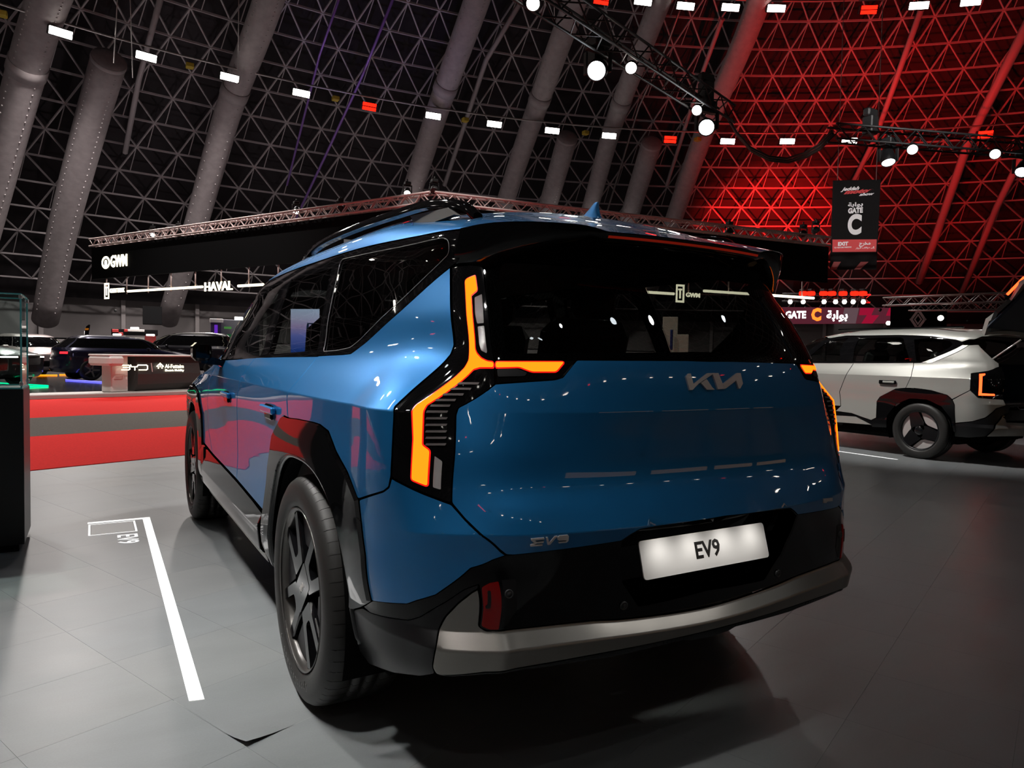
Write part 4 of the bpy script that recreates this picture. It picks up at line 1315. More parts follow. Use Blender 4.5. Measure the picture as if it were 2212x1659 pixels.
for (lst, gname, h_, word) in ((lo, 'flood lamps on the lower ring', 22.1, 'lower'), (hi, 'flood lamps on the upper ring', 29.4, 'upper')):
    nw = {0: 0, 1: 0}; 
    tot = {c_: sum(1 for _, r_ in lst if r_ == c_) for c_ in (0, 1)}
    for px, red in lst:
        nw[red] += 1
        flood(at(px, Z=h_), red, '%s flood lamp, %s from the left on the %s ring' % ('red' if red else 'white', names[nw[red] - 1], word), gname, 1.0 if word == 'lower' else 1.05, double=bool(red))
# the ring cables carry on round the dome, with more lamps beyond the frame
for (kr, h_, kc, nm) in ((3.504, 22.1, (.742, -.678), 'lower'), (2.157, 29.4, (.582, -.446), 'upper')):
    hc = h_ - CAM.z; rr = kr * hc; cen = (CAM.x + kc[0] * hc, CAM.y + kc[1] * hc)
    mb = MB()
    mb.tube([(cen[0] + (rr + .5) * math.cos(2 * math.pi * k / 96), cen[1] + (rr + .5) * math.sin(2 * math.pi * k / 96), h_ + .9) for k in range(97)], .09, 5)
    rc = tag(mb.build('lamp_ring_cable', M['truss']), 'thin metal ring cable carrying the %s circle of flood lamps' % nm, 'cable')
    if nm == 'lower':
        for px in ((5, 30), (410, 142), (725, 213), (1005, 259), (1265, 287), (1507, 301)):
            p = at(px, Z=h_ + .5); tg_ = MB(); tg_.cbox(p, (.55, .55, .36), .05); tg_.build('yellow_tag', M['yellow'], rc)
    mb = MB(); mr = MB()
    nn = 46 if nm == 'lower' else 40
    for k in range(nn):
        a_ = 2 * math.pi * k / nn
        p = Vector((cen[0] + rr * math.cos(a_), cen[1] + rr * math.sin(a_), h_))
        d = (p - CAM).normalized()
        if d.dot(_f) > .60: continue
        (mr if k % 6 == 0 else mb).cbox(p, (1.3, 1.3, .2), .05)
    o = mb.build('hidden_lamps', M['white_e']); tag(o, 'more white flood lamps round the %s ring behind the viewer' % nm, 'lamp', None, 'stuff')
    o = mr.build('hidden_lamps', M['red_e']); tag(o, 'more red flood lamps round the %s ring behind the viewer' % nm, 'lamp', None, 'stuff')

for px0, px1, lb in (((254, -8), (246, 136), 'thin wire hanging down to the closed duct at the left'), ((281, -8), (287, 168), 'thin wire hanging right of the closed duct at the left'), ((516, -8), (514, 180), 'thin wire hanging beside the third flood lamp'), ((1197, -8), (1198, 60), 'short wire hanging at the top of the slanting truss')):
    mb = MB(); mb.tube([dome_px(px0, 8), dome_px(px1, 8)], .035, 5); tag(mb.build('hanging_wire', M['truss']), lb, 'wire', 'wires hanging in the dome')
# slanting bracing cables inside the dome
M['purple'] = mat('purple_lit_cable', (.30, .16, .55), .4, .3)  # the purple light on these cables is put into their colour
for pts, w, mt, lb in (([(733, -5), (690, 120), (620, 400)], .10, 'purple', 'thin slanting cable with purple light left of the red flood lamp'),
                   ([(850, -5), (780, 170), (706, 330), (640, 470)], .12, 'purple', 'slanting cable with purple light above the car roof rail'),
                   ([(1475, 5), (1440, 100), (1380, 231), (1311, 459)], .10, 'truss', 'slanting pale cable above the shark fin'),
                   ([(347, -5), (300, 170), (270, 330)], .22, 'strut', 'slanting steel brace above the left closed duct'),
                   ([(1130, -5), (1050, 130), (960, 400)], .22, 'strut', 'slanting steel brace between the two ducts over the roof'),
                   ([(1560, 40), (1520, 150), (1440, 400)], .20, 'strut', 'slanting steel brace left of the red lit wall'),
                   ([(2226, 40), (2092, 307), (2023, 506), (1985, 610)], .42, 'strut', 'thick slanting steel brace at right passing over the gate banner side'),
                   ([(2235, 280), (2153, 448), (2075, 640)], .34, 'strut', 'thick slanting steel brace at the right edge behind the silver car'),
                   ([(1990, 20), (1890, 300), (1840, 400)], .26, 'strut', 'slanting steel brace running down to the gate banner')):
    mb = MB(); mb.tube([dome_px(p, 1.0) for p in pts], w, 6)
    tag(mb.build('bracing_cable', M[mt]), lb, 'cable', 'slanting braces inside the dome')

# ---------------------------------------------------------------- lighting trusses over the stand
def box_truss(name, a, b, w, mt, label, r_=.025, pitch=None, group='lighting trusses'):
    a, b = Vector(a), Vector(b)
    t_ = (b - a).normalized(); x = t_.cross(Vector((0, 0, 1))).normalized(); y = t_.cross(x)
    L = (b - a).length
    root = empty(name, a, 0, label, 'truss', group)
    cs = [x * sx * w / 2 + y * sy * w / 2 for sx, sy in ((-1, -1), (1, -1), (1, 1), (-1, 1))]
    for c_ in cs:
        mb = MB(); mb.tube([c_, c_ + t_ * L], r_, 6); mb.build('chord', mt, root)
    n_ = max(2, int(L / (pitch or w)))
    mb = MB()
    for k in range(n_):
        p0, p1 = t_ * (L * k / n_), t_ * (L * (k + 1) / n_)
        for q in range(4):
            c_, d_ = cs[q], cs[(q + 1) % 4]
            if k % 2: c_, d_ = d_, c_
            mb.tube([c_ + p0, d_ + p1], r_ * .55, 4, cap=False)
    o = mb.build('bracing', mt, root); tag(o, kind='stuff')
    return root
TZ = 7.3
ta, tb = at((1190, 0), Z=TZ), at((1570, 250), Z=TZ)
tdir = (tb - ta).normalized()
box_truss('lighting_truss', ta - tdir * 9, tb, .42, M['btruss'], 'black box truss slanting down from the top edge above the car', .03)
tc_, td_ = at((1797, 287), Z=7.2), at((2225, 322), Z=7.2)
box_truss('lighting_truss', tc_, tc_ + (td_ - tc_) * 1.6, .38, M['btruss'], 'black box truss at right below the red lattice', .03)
# cable loop sagging between the two trusses
mb = MB()
pts = [(1568, 246), (1590, 285), (1620, 318), (1660, 338), (1700, 342), (1740, 330), (1770, 312), (1797, 283)]
for dx in (0, 5, 9):
    mb.tube([at((x + dx * .4, y + dx), Z=7.2 + .03 * dx) for x, y in pts], .035, 5)
tag(mb.build('cable_loop', M['fixture']), 'black power cables sagging in a loop between the two black trusses', 'cable')

def spotlight(p, aim, s, label, group, power=0, angle=40, col=(1, .97, .93), blend=.6, yoke=True, lens='spot_e', head=True, radius=None):
    """moving-head lamp: clamp base, yoke and can with a glowing lens; a real spot light sits at the lens"""
    p, aim = Vector(p), Vector(aim)
    root = empty('stage_spotlight', p, 0, label, 'spotlight', group)
    d = (aim - p).normalized()
    x = d.cross(Vector((0, 0, 1))).normalized(); y = x.cross(d)
    mb = MB()
    mb.lathe([(0, -.26 * s), (.07 * s, -.26 * s), (.12 * s, -.20 * s), (.15 * s, -.02 * s), (.15 * s, .10 * s), (.135 * s, .115 * s), (.13 * s, .09 * s)], basis(x, y, d), 24)
    mb.build('lamp_can', M['fixture'], root)
    mb = MB(); mb.lathe([(0, .105 * s), (.08 * s, .10 * s), (.128 * s, .092 * s)], basis(x, y, d), 24)
    mb.build('lamp_lens', M[lens], root)
    if yoke:
        mb = MB()
        for k in (-1, 1): mb.cbox(x * k * .18 * s + Vector((0, 0, .10 * s)), (.03 * s, .07 * s, .32 * s), .008)
        mb.cbox((0, 0, .27 * s), (.40 * s, .12 * s, .05 * s), .01)
        mb.build('lamp_yoke', M['fixture'], root)
        mb = MB(); mb.cbox((0, 0, .36 * s), (.26 * s, .26 * s, .14 * s), .02); mb.tube([(0, 0, .4 * s), (0, 0, .55 * s)], .03 * s, 8)
        mb.build('lamp_base', M['fixture'], root)
    if power:
        l = bpy.data.lights.new('spot', 'SPOT'); l.energy = power; l.spot_size = R(angle); l.spot_blend = blend; l.color = col
        l.shadow_soft_size = radius if radius else .12 * s
        o = bpy.data.objects.new('spot_light', l); link(o, root)
        o.location = d * .18 * s
        o.rotation_euler = d.to_track_quat('-Z', 'Y').to_euler()
    return root
# lamps on the stand's trusses; those in view stand where the photograph shows them
GS = 'stage spotlights on the black trusses'
bc_aim = at((1848, 485), D=42)
spotlight(at((1291, 150), Z=6.85), Vector((-1.6, 1.4, 0)), 1.35, 'big round moving-head spotlight hanging below the slanting truss', GS, 2300, 28)
spotlight(at((1526, 274), Z=6.75), at((1500, 1700), Z=0), 1.35, 'round moving-head spotlight at the low end of the slanting truss', GS, 260, 40)
for px, z, lb in (((1152, 5), 7.15, 'small white spotlight at the top edge beside the slanting truss'), ((1364, 145), 7.05, 'small white spotlight between the two big spotlights'), ((1506, 237), 7.05, 'small white spotlight just above the low big spotlight')):
    spotlight(at(px, Z=z), at((900, 1250), Z=0), .85, lb, GS, 0, yoke=False, lens='white_e')
spotlight(at((1918, 343), Z=6.7), at((2000, 900), Z=0), 1.25, 'tilted moving-head spotlight below the right truss', GS, 1500, 34)
for px, lb in (((1971, 321), 'small white spotlight near the middle of the right truss'), ((2150, 331), 'small white spotlight near the right end of the right truss')):
    spotlight(at(px, Z=6.85), at((2000, 1000), Z=0), .95, lb, GS, 0, yoke=False, lens='white_e')
spotlight(at((2210, 366), Z=6.7), at((2000, 900), Z=0), 1.25, 'spotlight cut by the right edge below the truss', GS)
# upright moving heads standing on the trusses
for px, z, lb in (((1290, 118), 7.3, 'upright moving-head body on top of the slanting truss'), ((1525, 190), 7.75, 'black moving-head body standing on the low end of the slanting truss'), ((1880, 262), 7.75, 'black moving-head body standing on the right truss')):
    root = empty('moving_head', at(px, Z=z), 0, lb, 'spotlight', 'black moving heads on the trusses')
    mb = MB(); mb.cbox((0, 0, -.12), (.30, .30, .5), .03); mb.build('lamp_base', M['fixture'], root)
    mb = MB(); mb.cbox((0, 0, .22), (.42, .20, .22), .04); mb.build('lamp_head', M['fixture'], root)
# lamps over the stand's left and rear sides, out of the frame
spotlight((-3.3, 6.2, 7.4), (-1.9, -.1, 0), 1.35, 'spotlight over the stand beyond the left edge', GS, 1700, 42, blend=.9)
for k, (y, ty) in enumerate(((-1.6, -.3), (.5, .4), (2.6, 1.3))):
    spotlight((-3.7, y, 7.4), (-1.15, ty, .9), 1.35, 'spotlight high over the left side of the stand, %s from the rear' % ('first', 'second', 'third')[k], GS, 850, 24, blend=.9)
box_truss('lighting_truss', (-6.5, -6.5, 7.5), (9, -.8 - 5.7 + 4, 7.5), .42, M['btruss'], 'black box truss behind the viewer', .03)
for k, x in enumerate((-5.5, -3.9, -1.2, .4, 3.2, 4.6, 7.4)):
    spotlight((x, -6.5 + (x + 6.5) * .258 , 7.1), (x * .4, -1, 0), .6, 'spotlight on the truss behind the viewer, %s from the left' % names[k], 'spotlights behind the viewer', 30 if k % 2 else 0, 50, yoke=False)
# red wash on the dome by the gate
def wash(px, D, z, aim, power, angle, col, name='red wash lamp'):
    p = at(px, D=D); p.z = z
    l = bpy.data.lights.new('wash', 'SPOT'); l.energy = power; l.spot_size = R(angle); l.spot_blend = .8; l.color = col; l.shadow_soft_size = .5
    root = empty('wash_light', p, 0, name, 'lamp', 'wash lights on the far booths')
    mb = MB(); d = (Vector(aim) - p).normalized()
    x = d.cross(Vector((0, 0, 1))).normalized(); y = x.cross(d)
    mb.lathe([(0, -.1), (.07, -.1), (.10, 0), (.10, .04), (.08, .02), (0, .01)], basis(x, y, d), 16)
    mb.build('lamp_can', M['fixture'], root)
    o = bpy.data.objects.new('spot_light', l); link(o, root); o.location = d * .3
    o.rotation_euler = d.to_track_quat('-Z', 'Y').to_euler()
RED = (1, .012, .01)
wash((1640, 640), 74, 7.5, dome_px((1650, 480)), 60000, 56, RED, 'red wash lamp hidden behind the black fascia')
wash((1740, 660), 62, 5.5, dome_px((1850, 330)), 20000, 80, RED, 'red wash lamp hidden behind the gate screen')
wash((2090, 690), 84, 5.5, dome_px((2080, 560)), 2500, 60, RED, 'red wash lamp hidden behind the silver car')
wash((1900, 700), 50, 4.5, dome_px((1950, 100)), 22000, 90, RED, 'red wash lamp hidden behind the silver car roof')
# unseen white wash lamps added to lift the steelwork out of the dark
for k, (px, D, pw) in enumerate((((250, 745), 60, 950), ((620, 745), 55, 950), ((1080, 750), 50, 800), ((-600, 745), 40, 1500))):
    wash(px, D, 4, dome_px((px[0] + 250, 180)), pw, 140, (1, .86, .88), 'added white wash lamp unseen among the booths, number %s from the left' % ('one', 'two', 'three', 'four')[k])
wash((820, 745), 58, 4, dome_px((830, 40)), 1500, 50, (.42, .30, 1), 'violet wash lamp hidden behind the blue car')

# unseen lamps added to brighten the aisle carpets and the opposite stage
for k, (s_, t_, pw, hz) in enumerate(((-8, 11.5, 5400, 13), (2, 11.5, 5400, 13), (12, 11.5, 5400, 13), (-3, 24, 11000, 18.5), (9, 26, 11000, 18.5))):
    p = hall(s_, t_, hz)
    spotlight(p, hall(s_, t_, 0), 1.35, 'added unseen spotlight high over the %s' % ('left part of the aisle', 'aisle in front of the blue car', 'right part of the aisle', 'reception desk', 'middle of the opposite stage')[k], 'added spotlights over the aisle', pw, 88 if k < 3 else 75, blend=.7, col=(1, .93, .88))

# unseen lamps added to brighten the silver car and the gate banner
spotlight((3.6, 4.6, 7.3), (8.0, 3.2, .9), 1.35, 'added unseen spotlight over the gap between the two cars', GS, 2300, 34, blend=.9)
spotlight((-1.0, -6.0, 7.9), bc_aim, 1.2, 'added unseen spotlight aimed from behind the viewer at the gate banner', GS, 42000, 11, blend=.9)
# some of the ring's white floods light the far hall
for px in ((130, 70), (495, 167), (935, 250), (1315, 293)):
    p = at(px, Z=21.6)
    l = bpy.data.lights.new('flood', 'SPOT'); l.energy = 26000; l.spot_size = R(150); l.spot_blend = .6; l.shadow_soft_size = .6; l.color = (1, .92, .88)
    o = bpy.data.objects.new('flood_light', l); COL.objects.link(o); o.location = p
    hang = min((q for q in COL.objects if q.name.startswith('flood_lamp')), key=lambda q: (q.location - p).length)
    o.parent = hang; o.location = p - hang.location
# ================================================================== floor markings: projected light drawn as glowing decals
M['white_paint'] = mat('grey_white_projection', (.42, .42, .42), .5)  # grey mean of the projected code, as a flat colour
def strip(name, pts, z, mt, parent=None, th=.002):
    mb = MB(); V = [Vector((x, y, z)) for x, y in pts] + [Vector((x, y, z - th)) for x, y in pts]; n = len(pts)
    mb.add(V, [tuple(range(n))] + [(i + n, (i + 1) % n + n, (i + 1) % n, i) for i in range(n)])
    return mb.build(name, mt, parent)
M['mark_e'] = mat('projected_white_marking', (.95, .95, .95), .5, emit=(1, 1, 1), es=.55)  # projected white light put into the colour and a glow
mark = empty('projected_marking', (-1.28, 1.7, 0), 0, 'white angled line of projected light on the floor with model lettering beside the blue car', 'marking')
strip('long_line', [(x + 1.28, y - 1.7) for x, y in ((-1.310, .16), (-1.262, .15), (-1.236, 3.262), (-1.284, 3.262))], .0022, M['mark_e'], mark)
strip('short_line', [(x + 1.28, y - 1.7) for x, y in ((-1.625, 3.215), (-1.284, 3.215), (-1.284, 3.262), (-1.625, 3.262))], .0022, M['mark_e'], mark)
for a_ in (((-1.62, 2.85), (-1.335, 2.85), (-1.335, 2.862), (-1.62, 2.862)), ((-1.62, 3.175), (-1.335, 3.175), (-1.335, 3.187), (-1.62, 3.187)), ((-1.62, 2.862), (-1.608, 2.862), (-1.608, 3.175), (-1.62, 3.175)), ((-1.347, 2.862), (-1.335, 2.862), (-1.335, 3.175), (-1.347, 3.175))):
    strip('code_frame', [(x + 1.28, y - 1.7) for x, y in a_], .0022, M['mark_e'], mark)
strip('blank_code_panel', [(x + 1.28, y - 1.7) for x, y in ((-1.602, 2.868), (-1.353, 2.868), (-1.353, 3.169), (-1.602, 3.169))], .0018, M['white_paint'], mark)
letters('model_lettering', 'EV9', M['mark_e'], mark, basis((0, -1, 0), (1, 0, 0), (0, 0, 1), (-1.405 + 1.28, 2.66 - 1.7, .0022)), .165, .0004, sx=.98, bold=.002)
fm = strip('projected_line', [(7.16, 2.72), (7.20, 2.72), (7.24, 4.9), (7.20, 4.9)], .0022, M['mark_e'])
tag(fm, 'white line of projected light on the floor beside the silver car', 'marking')

# ================================================================== aisle carpets and the stage opposite
M['red_carpet'] = mat('red_carpet', (.52, .020, .018), .95, 0, .1, noise=(40, .12))
M['grey_carpet'] = mat('grey_carpet', (.090, .080, .072), .95, 0, .1, noise=(40, .15))
M['stage_edge'] = mat('stage_edge', (.34, .31, .29), .4)
M['stage_top'] = mat('glossy_stage', (.030, .030, .032), .10, 0, .5)
def band(name, t0, t1, mt, label, s0=-30, s1=40, z=.0):
    mb = MB(); mb.cbox(hall((s0 + s1) / 2, (t0 + t1) / 2, z), (s1 - s0, t1 - t0, .012), .004, Matrix.Rotation(A21, 3, 'Z'))
    o = mb.build(name, mt); tag(o, label, 'carpet', 'aisle carpets'); return o
band('aisle_carpet', 6.30, 9.34, M['red_carpet'], 'wide red carpet strip nearest the blue car')
band('aisle_carpet', 9.34, 12.24, M['grey_carpet'], 'dark grey carpet strip between the two red ones')
band('aisle_carpet', 12.24, 17.1, M['red_carpet'], 'red carpet strip along the edge of the opposite stage')
stage = empty('floor_stage'); tag(stage, kind='structure')
mb = MB(); mb.cbox(hall(5, 17.55, .05), (70, .9, .12), .02, Matrix.Rotation(A21, 3, 'Z')); mb.build('stage_edge', M['stage_edge'], stage)
mb = MB(); mb.box(hall(5, 29, .05), (70, 22, .116), Matrix.Rotation(A21, 3, 'Z')); mb.build('stage_top', M['stage_top'], stage)
SZ = .11

# light lines on the stage
for i, (pts, col, s_, lb) in enumerate(((((-60, 823), (24, 829)), (.0, 1, .35), 1.6, 'green light line on the stage behind the glass case'),
      (((50, 830), (104, 833)), (.0, 1, .35), 1.6, 'upper green light line beside the glass case'), (((50, 836), (104, 834)), (.0, 1, .35), 1.6, 'lower green light line beside the glass case'),
      (((64, 810), (124, 810)), (1, .30, .01), 2.2, 'orange light line on the floor below the white car'), (((128, 809), (162, 809)), (1, .30, .01), 2.2, 'short orange light line behind the dark car wheel'),
      (((142, 820), (221, 825)), (.12, .12, 1), 3, 'blue light line on the floor in front of the dark car'), (((409, 825), (430, 824)), (.12, .25, 1), 3, 'short blue light line right of the reception desk'))):
    a, b = at(pts[0], Z=SZ + .02), at(pts[1], Z=SZ + .02)
    mb = MB(); mb.tube([a, b], .016, 6); tag(mb.build('light_line', emat('lit_line_%d' % i, col, s_)), lb, 'light', 'coloured light lines on the stage')

# ---------------------------------------------------------------- reception desk
M['desk_dark'] = mat('dark_desk', (.030, .028, .027), .5)
M['desk_white'] = mat('white_desk', (.62, .58, .55), .4)
d0 = at((232, 846), Z=SZ); d1 = at((408, 838), Z=SZ)
dx = (d1 - d0); Ld = dx.length; dx.normalize(); dn = Vector((dx.y, -dx.x, 0))
if dn.dot(CAM - d0) < 0: dn = -dn
desk = empty('reception_desk', d0, 0, 'dark reception desk with white end and lit lettering on the stage', 'desk')
dh = (at((300, 769), Y=((d0 + d1) / 2).y) - Vector((0, 0, SZ))).z
mb = MB()
prof = [(.0, .0), (.30, .0), (.42, .18), (.44, .45), (.34, dh * .96), (.30, dh), (.0, dh)]
mb.prism([(y, z) for y, z in prof], basis(dn, (0, 0, 1), dx, dx * .55), Ld - .55)
mb.build('desk_body', M['desk_dark'], desk)
mb = MB(); mb.cbox(dx * .12 + dn * .12 + Vector((0, 0, dh / 2)), (.5, .35, dh), .02, Matrix.Rotation(math.atan2(dx.y, dx.x), 3, 'Z')); mb.build('desk_end', M['desk_white'], desk)
mb = MB(); mb.cbox(dx * (Ld / 2 - .1) + dn * .12 + Vector((0, 0, dh + .02)), (Ld + .5, .75, .05), .02, Matrix.Rotation(math.atan2(dx.y, dx.x), 3, 'Z')); mb.build('desk_top', M['desk_white'], desk)
mb = MB(); mb.cbox(dx * -.15 + dn * .15 + Vector((0, 0, dh - .12)), (.45, .8, .25), .06, Matrix.Rotation(math.atan2(dx.y, dx.x), 3, 'Z')); mb.build('desk_corner', M['desk_white'], desk)
def dpt(px): 
    """local point on the desk front"""
    P0 = d0 + dn * .44; d = ray(px); t_ = (P0 - CAM).dot(dn) / d.dot(dn); return CAM + d * t_ - d0
FE = M['warm_e']
def stroke(mb, pts, w, nrm, th=.01, up=None):
    """flat ribbon stroke along points"""
    for a, b in zip(pts[:-1], pts[1:]):
        a, b = Vector(a), Vector(b); t_ = (b - a).normalized(); s_ = t_.cross(nrm).normalized() * w / 2
        e_ = t_ * w / 2
        V = [a - e_ + s_, a - e_ - s_, b + e_ - s_, b + e_ + s_]
        mb.add([v + nrm * th for v in V] + V, [(0, 1, 2, 3), (4, 7, 6, 5), (0, 4, 5, 1), (1, 5, 6, 2), (2, 6, 7, 3), (3, 7, 4, 0)])
def K2(x, y): return (140 + x / 6.144, 660 + y / 6.144)
mb = MB()
w_ = (dpt(K2(0, 10)) - dpt(K2(0, 25))).length
for q in ([(750, 793), (845, 793), (862, 805), (858, 822), (775, 822)], [(858, 822), (862, 842), (845, 854), (755, 854)], [(872, 790), (884, 812), (955, 812), (972, 790)], [(928, 815), (928, 855)], [(985, 790), (1080, 790), (1096, 802), (1096, 842), (1080, 854), (985, 854)]):
    stroke(mb, [dpt(K2(*p)) for p in q], w_, dn)
mb.build('maker_lettering', FE, desk)
mb = MB(); stroke(mb, [dpt(K2(1145, 768)), dpt(K2(1160, 875))], w_ * .8, dn); mb.build('divider_mark', M['desk_white'], desk)
mb = MB()
stroke(mb, [dpt(K2(1222, 806)), dpt(K2(1264, 768)), dpt(K2(1304, 806))], w_ * 1.1, dn); stroke(mb, [dpt(K2(1240, 812)), dpt(K2(1240, 832))], w_, dn); stroke(mb, [dpt(K2(1288, 812)), dpt(K2(1288, 832))], w_, dn); stroke(mb, [dpt(K2(1264, 790)), dpt(K2(1264, 812))], w_, dn)
mb.build('dealer_emblem', FE, desk)
def facing(px0, px1, fn):
    """local x axis along a sign face"""
    a, b = fn(px0), fn(px1); return (b - a).normalized(), (b - a).length
ux, ul = facing(K2(1330, 815), K2(1580, 815), dpt)
for s_, (x0, x1, y), h_ in (('Al-Futtaim', (1330, 1580, 808), .15), ('Electric Mobility', (1330, 1580, 860), .08)):
    me = text_mesh(s_, 1, .01, .02); wx = max(v.co.x for v in me.vertices) - min(v.co.x for v in me.vertices); bpy.data.meshes.remove(me)
    letters('dealer_lettering', s_, FE, desk, basis(ux, (0, 0, 1), dn, dpt(K2((x0 + x1) / 2, y)) + dn * .006), h_, .004, sx=ul / (wx * h_), bold=.002)

# ---------------------------------------------------------------- glass display case on a plinth
M['case_glass'] = glass('case_glass', (.86, .95, .93), 1.0, 0, 1.45)
M['case_edge'] = mat('teal_glass_edge', (.10, .26, .26), .15, 0, .6, emit=(.10, .5, .5), es=.06)  # a faint glow is put into the glass edges, which are no lamp
px0, px1, py0, py1 = -2.62, -1.945, 2.60, 3.10
case = empty('display_plinth', ((px0 + px1) / 2, (py0 + py1) / 2, 0), 0, 'black display plinth at the left edge', 'plinth')
cx, cy = (px0 + px1) / 2, (py0 + py1) / 2
mb = MB(); mb.cbox((0, 0, .51), (px1 - px0, py1 - py0, .93), .004); mb.build('plinth_body', M['black'], case)
mb = MB(); mb.cbox((0, 0, .022), (px1 - px0 - .06, py1 - py0 - .06, .045), .002); mb.build('plinth_foot', M['matte'], case)
gc = empty('glass_case', (cx, cy, .975), 0, 'clear glass showcase with teal edges on the black plinth', 'showcase')
gw, gd, gh = px1 - px0 - .02, py1 - py0 - .02, .56
for c_, s_ in (((0, -gd / 2, gh / 2), (gw, .01, gh)), ((0, gd / 2, gh / 2), (gw, .01, gh)), ((gw / 2, 0, gh / 2), (.01, gd, gh)), ((-gw / 2, 0, gh / 2), (.01, gd, gh)), ((0, 0, gh), (gw, gd, .01))):
    me = bpy.data.meshes.new('glass_pane')
    ax = min(range(3), key=lambda i: s_[i]); o_ = [i for i in range(3) if i != ax]
    V = []
    for p_, q_ in ((-1, -1), (1, -1), (1, 1), (-1, 1)):
        v = list(c_); v[o_[0]] += p_ * s_[o_[0]] / 2; v[o_[1]] += q_ * s_[o_[1]] / 2; V.append(v)
    me.from_pydata(V, [], [(0, 1, 2, 3)]); mesh_obj('glass_pane', me, M['case_glass'], gc)
for x in (-1, 1):
    for y in (-1, 1):
        mb = MB(); mb.box((x * gw / 2, y * gd / 2, gh / 2), (.009, .009, gh)); mb.build('glass_edge', M['case_edge'], gc)
for y in (-1, 1):
    for z in (0.004, gh):
        mb = MB(); mb.box((0, y * gd / 2, z), (gw, .009, .008)); mb.build('glass_edge', M['case_edge'], gc)
for x in (-1, 1):
    for z in (0.004, gh):
        mb = MB(); mb.box((x * gw / 2, 0, z), (.009, gd, .008)); mb.build('glass_edge', M['case_edge'], gc)
for x in (-1, 1):
    for y in (-1, 1):
        for z in (.03, gh - .015):
            mb = MB(); mb.cbox((x * gw / 2, y * gd / 2, z), (.02, .02, .026), .004); mb.build('corner_clip', M['chrome'], gc)

# ================================================================== the opposite brand's hung fascia
gA, gC, gB = Vector((-1.5, 38.6, 0)), Vector((8.2, 19.4, 0)), Vector((25.9, 17.3, 0))
fas = empty('hanging_fascia', gC, 0, 'black hanging fascia with lit logos and light bars across the hall', 'fascia')
def wall_between(a, b, z0, z1, th, name, mt, parent, org):
    d = b - a; L = d.length; an = math.atan2(d.y, d.x)
    mb = MB(); mb.box((a + b) / 2 - org + Vector((0, 0, (z0 + z1) / 2)), (L, th, z1 - z0), Matrix.Rotation(an, 3, 'Z'))
    return mb.build(name, mt, parent)
for a, b in ((gC, gA), (gC, gB)):
    wall_between(a, b, 4.62, 6.17, .12, 'fascia_cloth', M['dark'], fas, gC)
Z = Vector((0, 0, 1))
box_truss('fascia_truss', gC + Z * 6.4, gA + Z * 6.4, .34, M['pink'], 'pale truss above the black fascia, receding to the left', .042)
box_truss('fascia_truss', gC + Z * 6.4, gB + Z * 6.4, .34, M['pink'], 'pale truss above the black fascia, behind the car spoiler', .042)
# rods and the lit lower ring
def gpt(px, a, b, out=.08):
    """point on the plane of the fascia a-b seen at a pixel, relative to the fascia's origin"""
    d = (b - a).normalized(); nrm = Vector((d.y, -d.x, 0))
    if nrm.dot(CAM - a) < 0: nrm = -nrm
    P0 = a + nrm * out; r_ = ray(px); t_ = (P0 - CAM).dot(nrm) / r_.dot(nrm)
    return CAM + r_ * t_ - gC, nrm, d
for a, b, n_ in ((gC, gA, 12), (gC, gB, 9)):
    for k in range(n_):
        p = a.lerp(b, (k + .3) / n_) - gC
        mb = MB(); mb.tube([p + Z * 3.8, p + Z * 4.65], .03, 5); mb.build('hanger_rod', M['pink'], fas)
def bar(px0, px1, a, b, h=.11):
    p, nrm, d = gpt(px0, a, b); q = gpt(px1, a, b)[0]
    z = (p.z + q.z) / 2; p.z = q.z = z
    mb = MB(); mb.tube([p, q], h / 2, 8); mb.build('light_bar', M['warm_e'], fas)
def K5(x, y): return (200 + x / 5.53, 540 + y / 5.53)
bar(K5(420, 482), K5(1312, 452), gC, gA); bar(K5(1740, 428), K5(2040, 415), gC, gA)
bar((590, 614), (760, 607), gC, gA); bar((1351, 628), (1456, 635), gC, gB); bar((1520, 636), (1758, 637), gC, gB); bar((1080, 622), (1300, 627), gC, gB)
def sign(s_, px0, px1, a, b, size, name, parent, mt='warm_e', bold=.02, sx=None):
    p, nrm, d = gpt(px0, a, b); q = gpt(px1, a, b)[0]
    if (q - p).dot(d) < 0: d = -d
    me = text_mesh(s_, 1, .01, bold); wx = max(v.co.x for v in me.vertices) - min(v.co.x for v in me.vertices); bpy.data.meshes.remove(me)
    return letters(name, s_, M[mt], parent, basis(d, Z, nrm, (p + q) / 2), size, .02, sx=(q - p).length / (wx * size), bold=bold * size)
sign('HAVAL', K5(1335, 440), K5(1668, 436), gC, gA, .52, 'brand_lettering', fas, bold=.02)
sign('GWM', K5(216, 140), K5(412, 132), gC, gA, .78, 'brand_lettering', fas, bold=.02)
sign('GWM TANK', K5(206, 486), K5(380, 484), gC, gA, .28, 'brand_lettering', fas, bold=.02)
sign('GWM', (1482, 637), (1512, 639), gC, gB, .24, 'brand_lettering', fas, bold=.02)
p, nrm, d = gpt(K5(157, 150), gC, gA)
dd = -d if d.dot(_r) < 0 else d
mb = MB(); rr_ = (gpt(K5(208, 150), gC, gA)[0] - p).length
for k in range(28):
    a0, a1 = 2 * math.pi * k / 28, 2 * math.pi * (k + 1) / 28
    f = lambda a_, s_: p + dd * (rr_ * s_ * math.cos(a_)) + Z * (rr_ * .80 * s_ * math.sin(a_))
    mb.add([f(a0, 1), f(a1, 1), f(a1, .62), f(a0, .62)], [(0, 1, 2, 3)])
mb.add([p + dd * (rr_ * x) + Z * (rr_ * y) for x, y in ((-.34, -.5), (.34, -.5), (.34, .12), (.2, .34), (-.2, .34), (-.34, .12))], [tuple(range(6))])
mb.build('brand_emblem', M['warm_e'], fas)
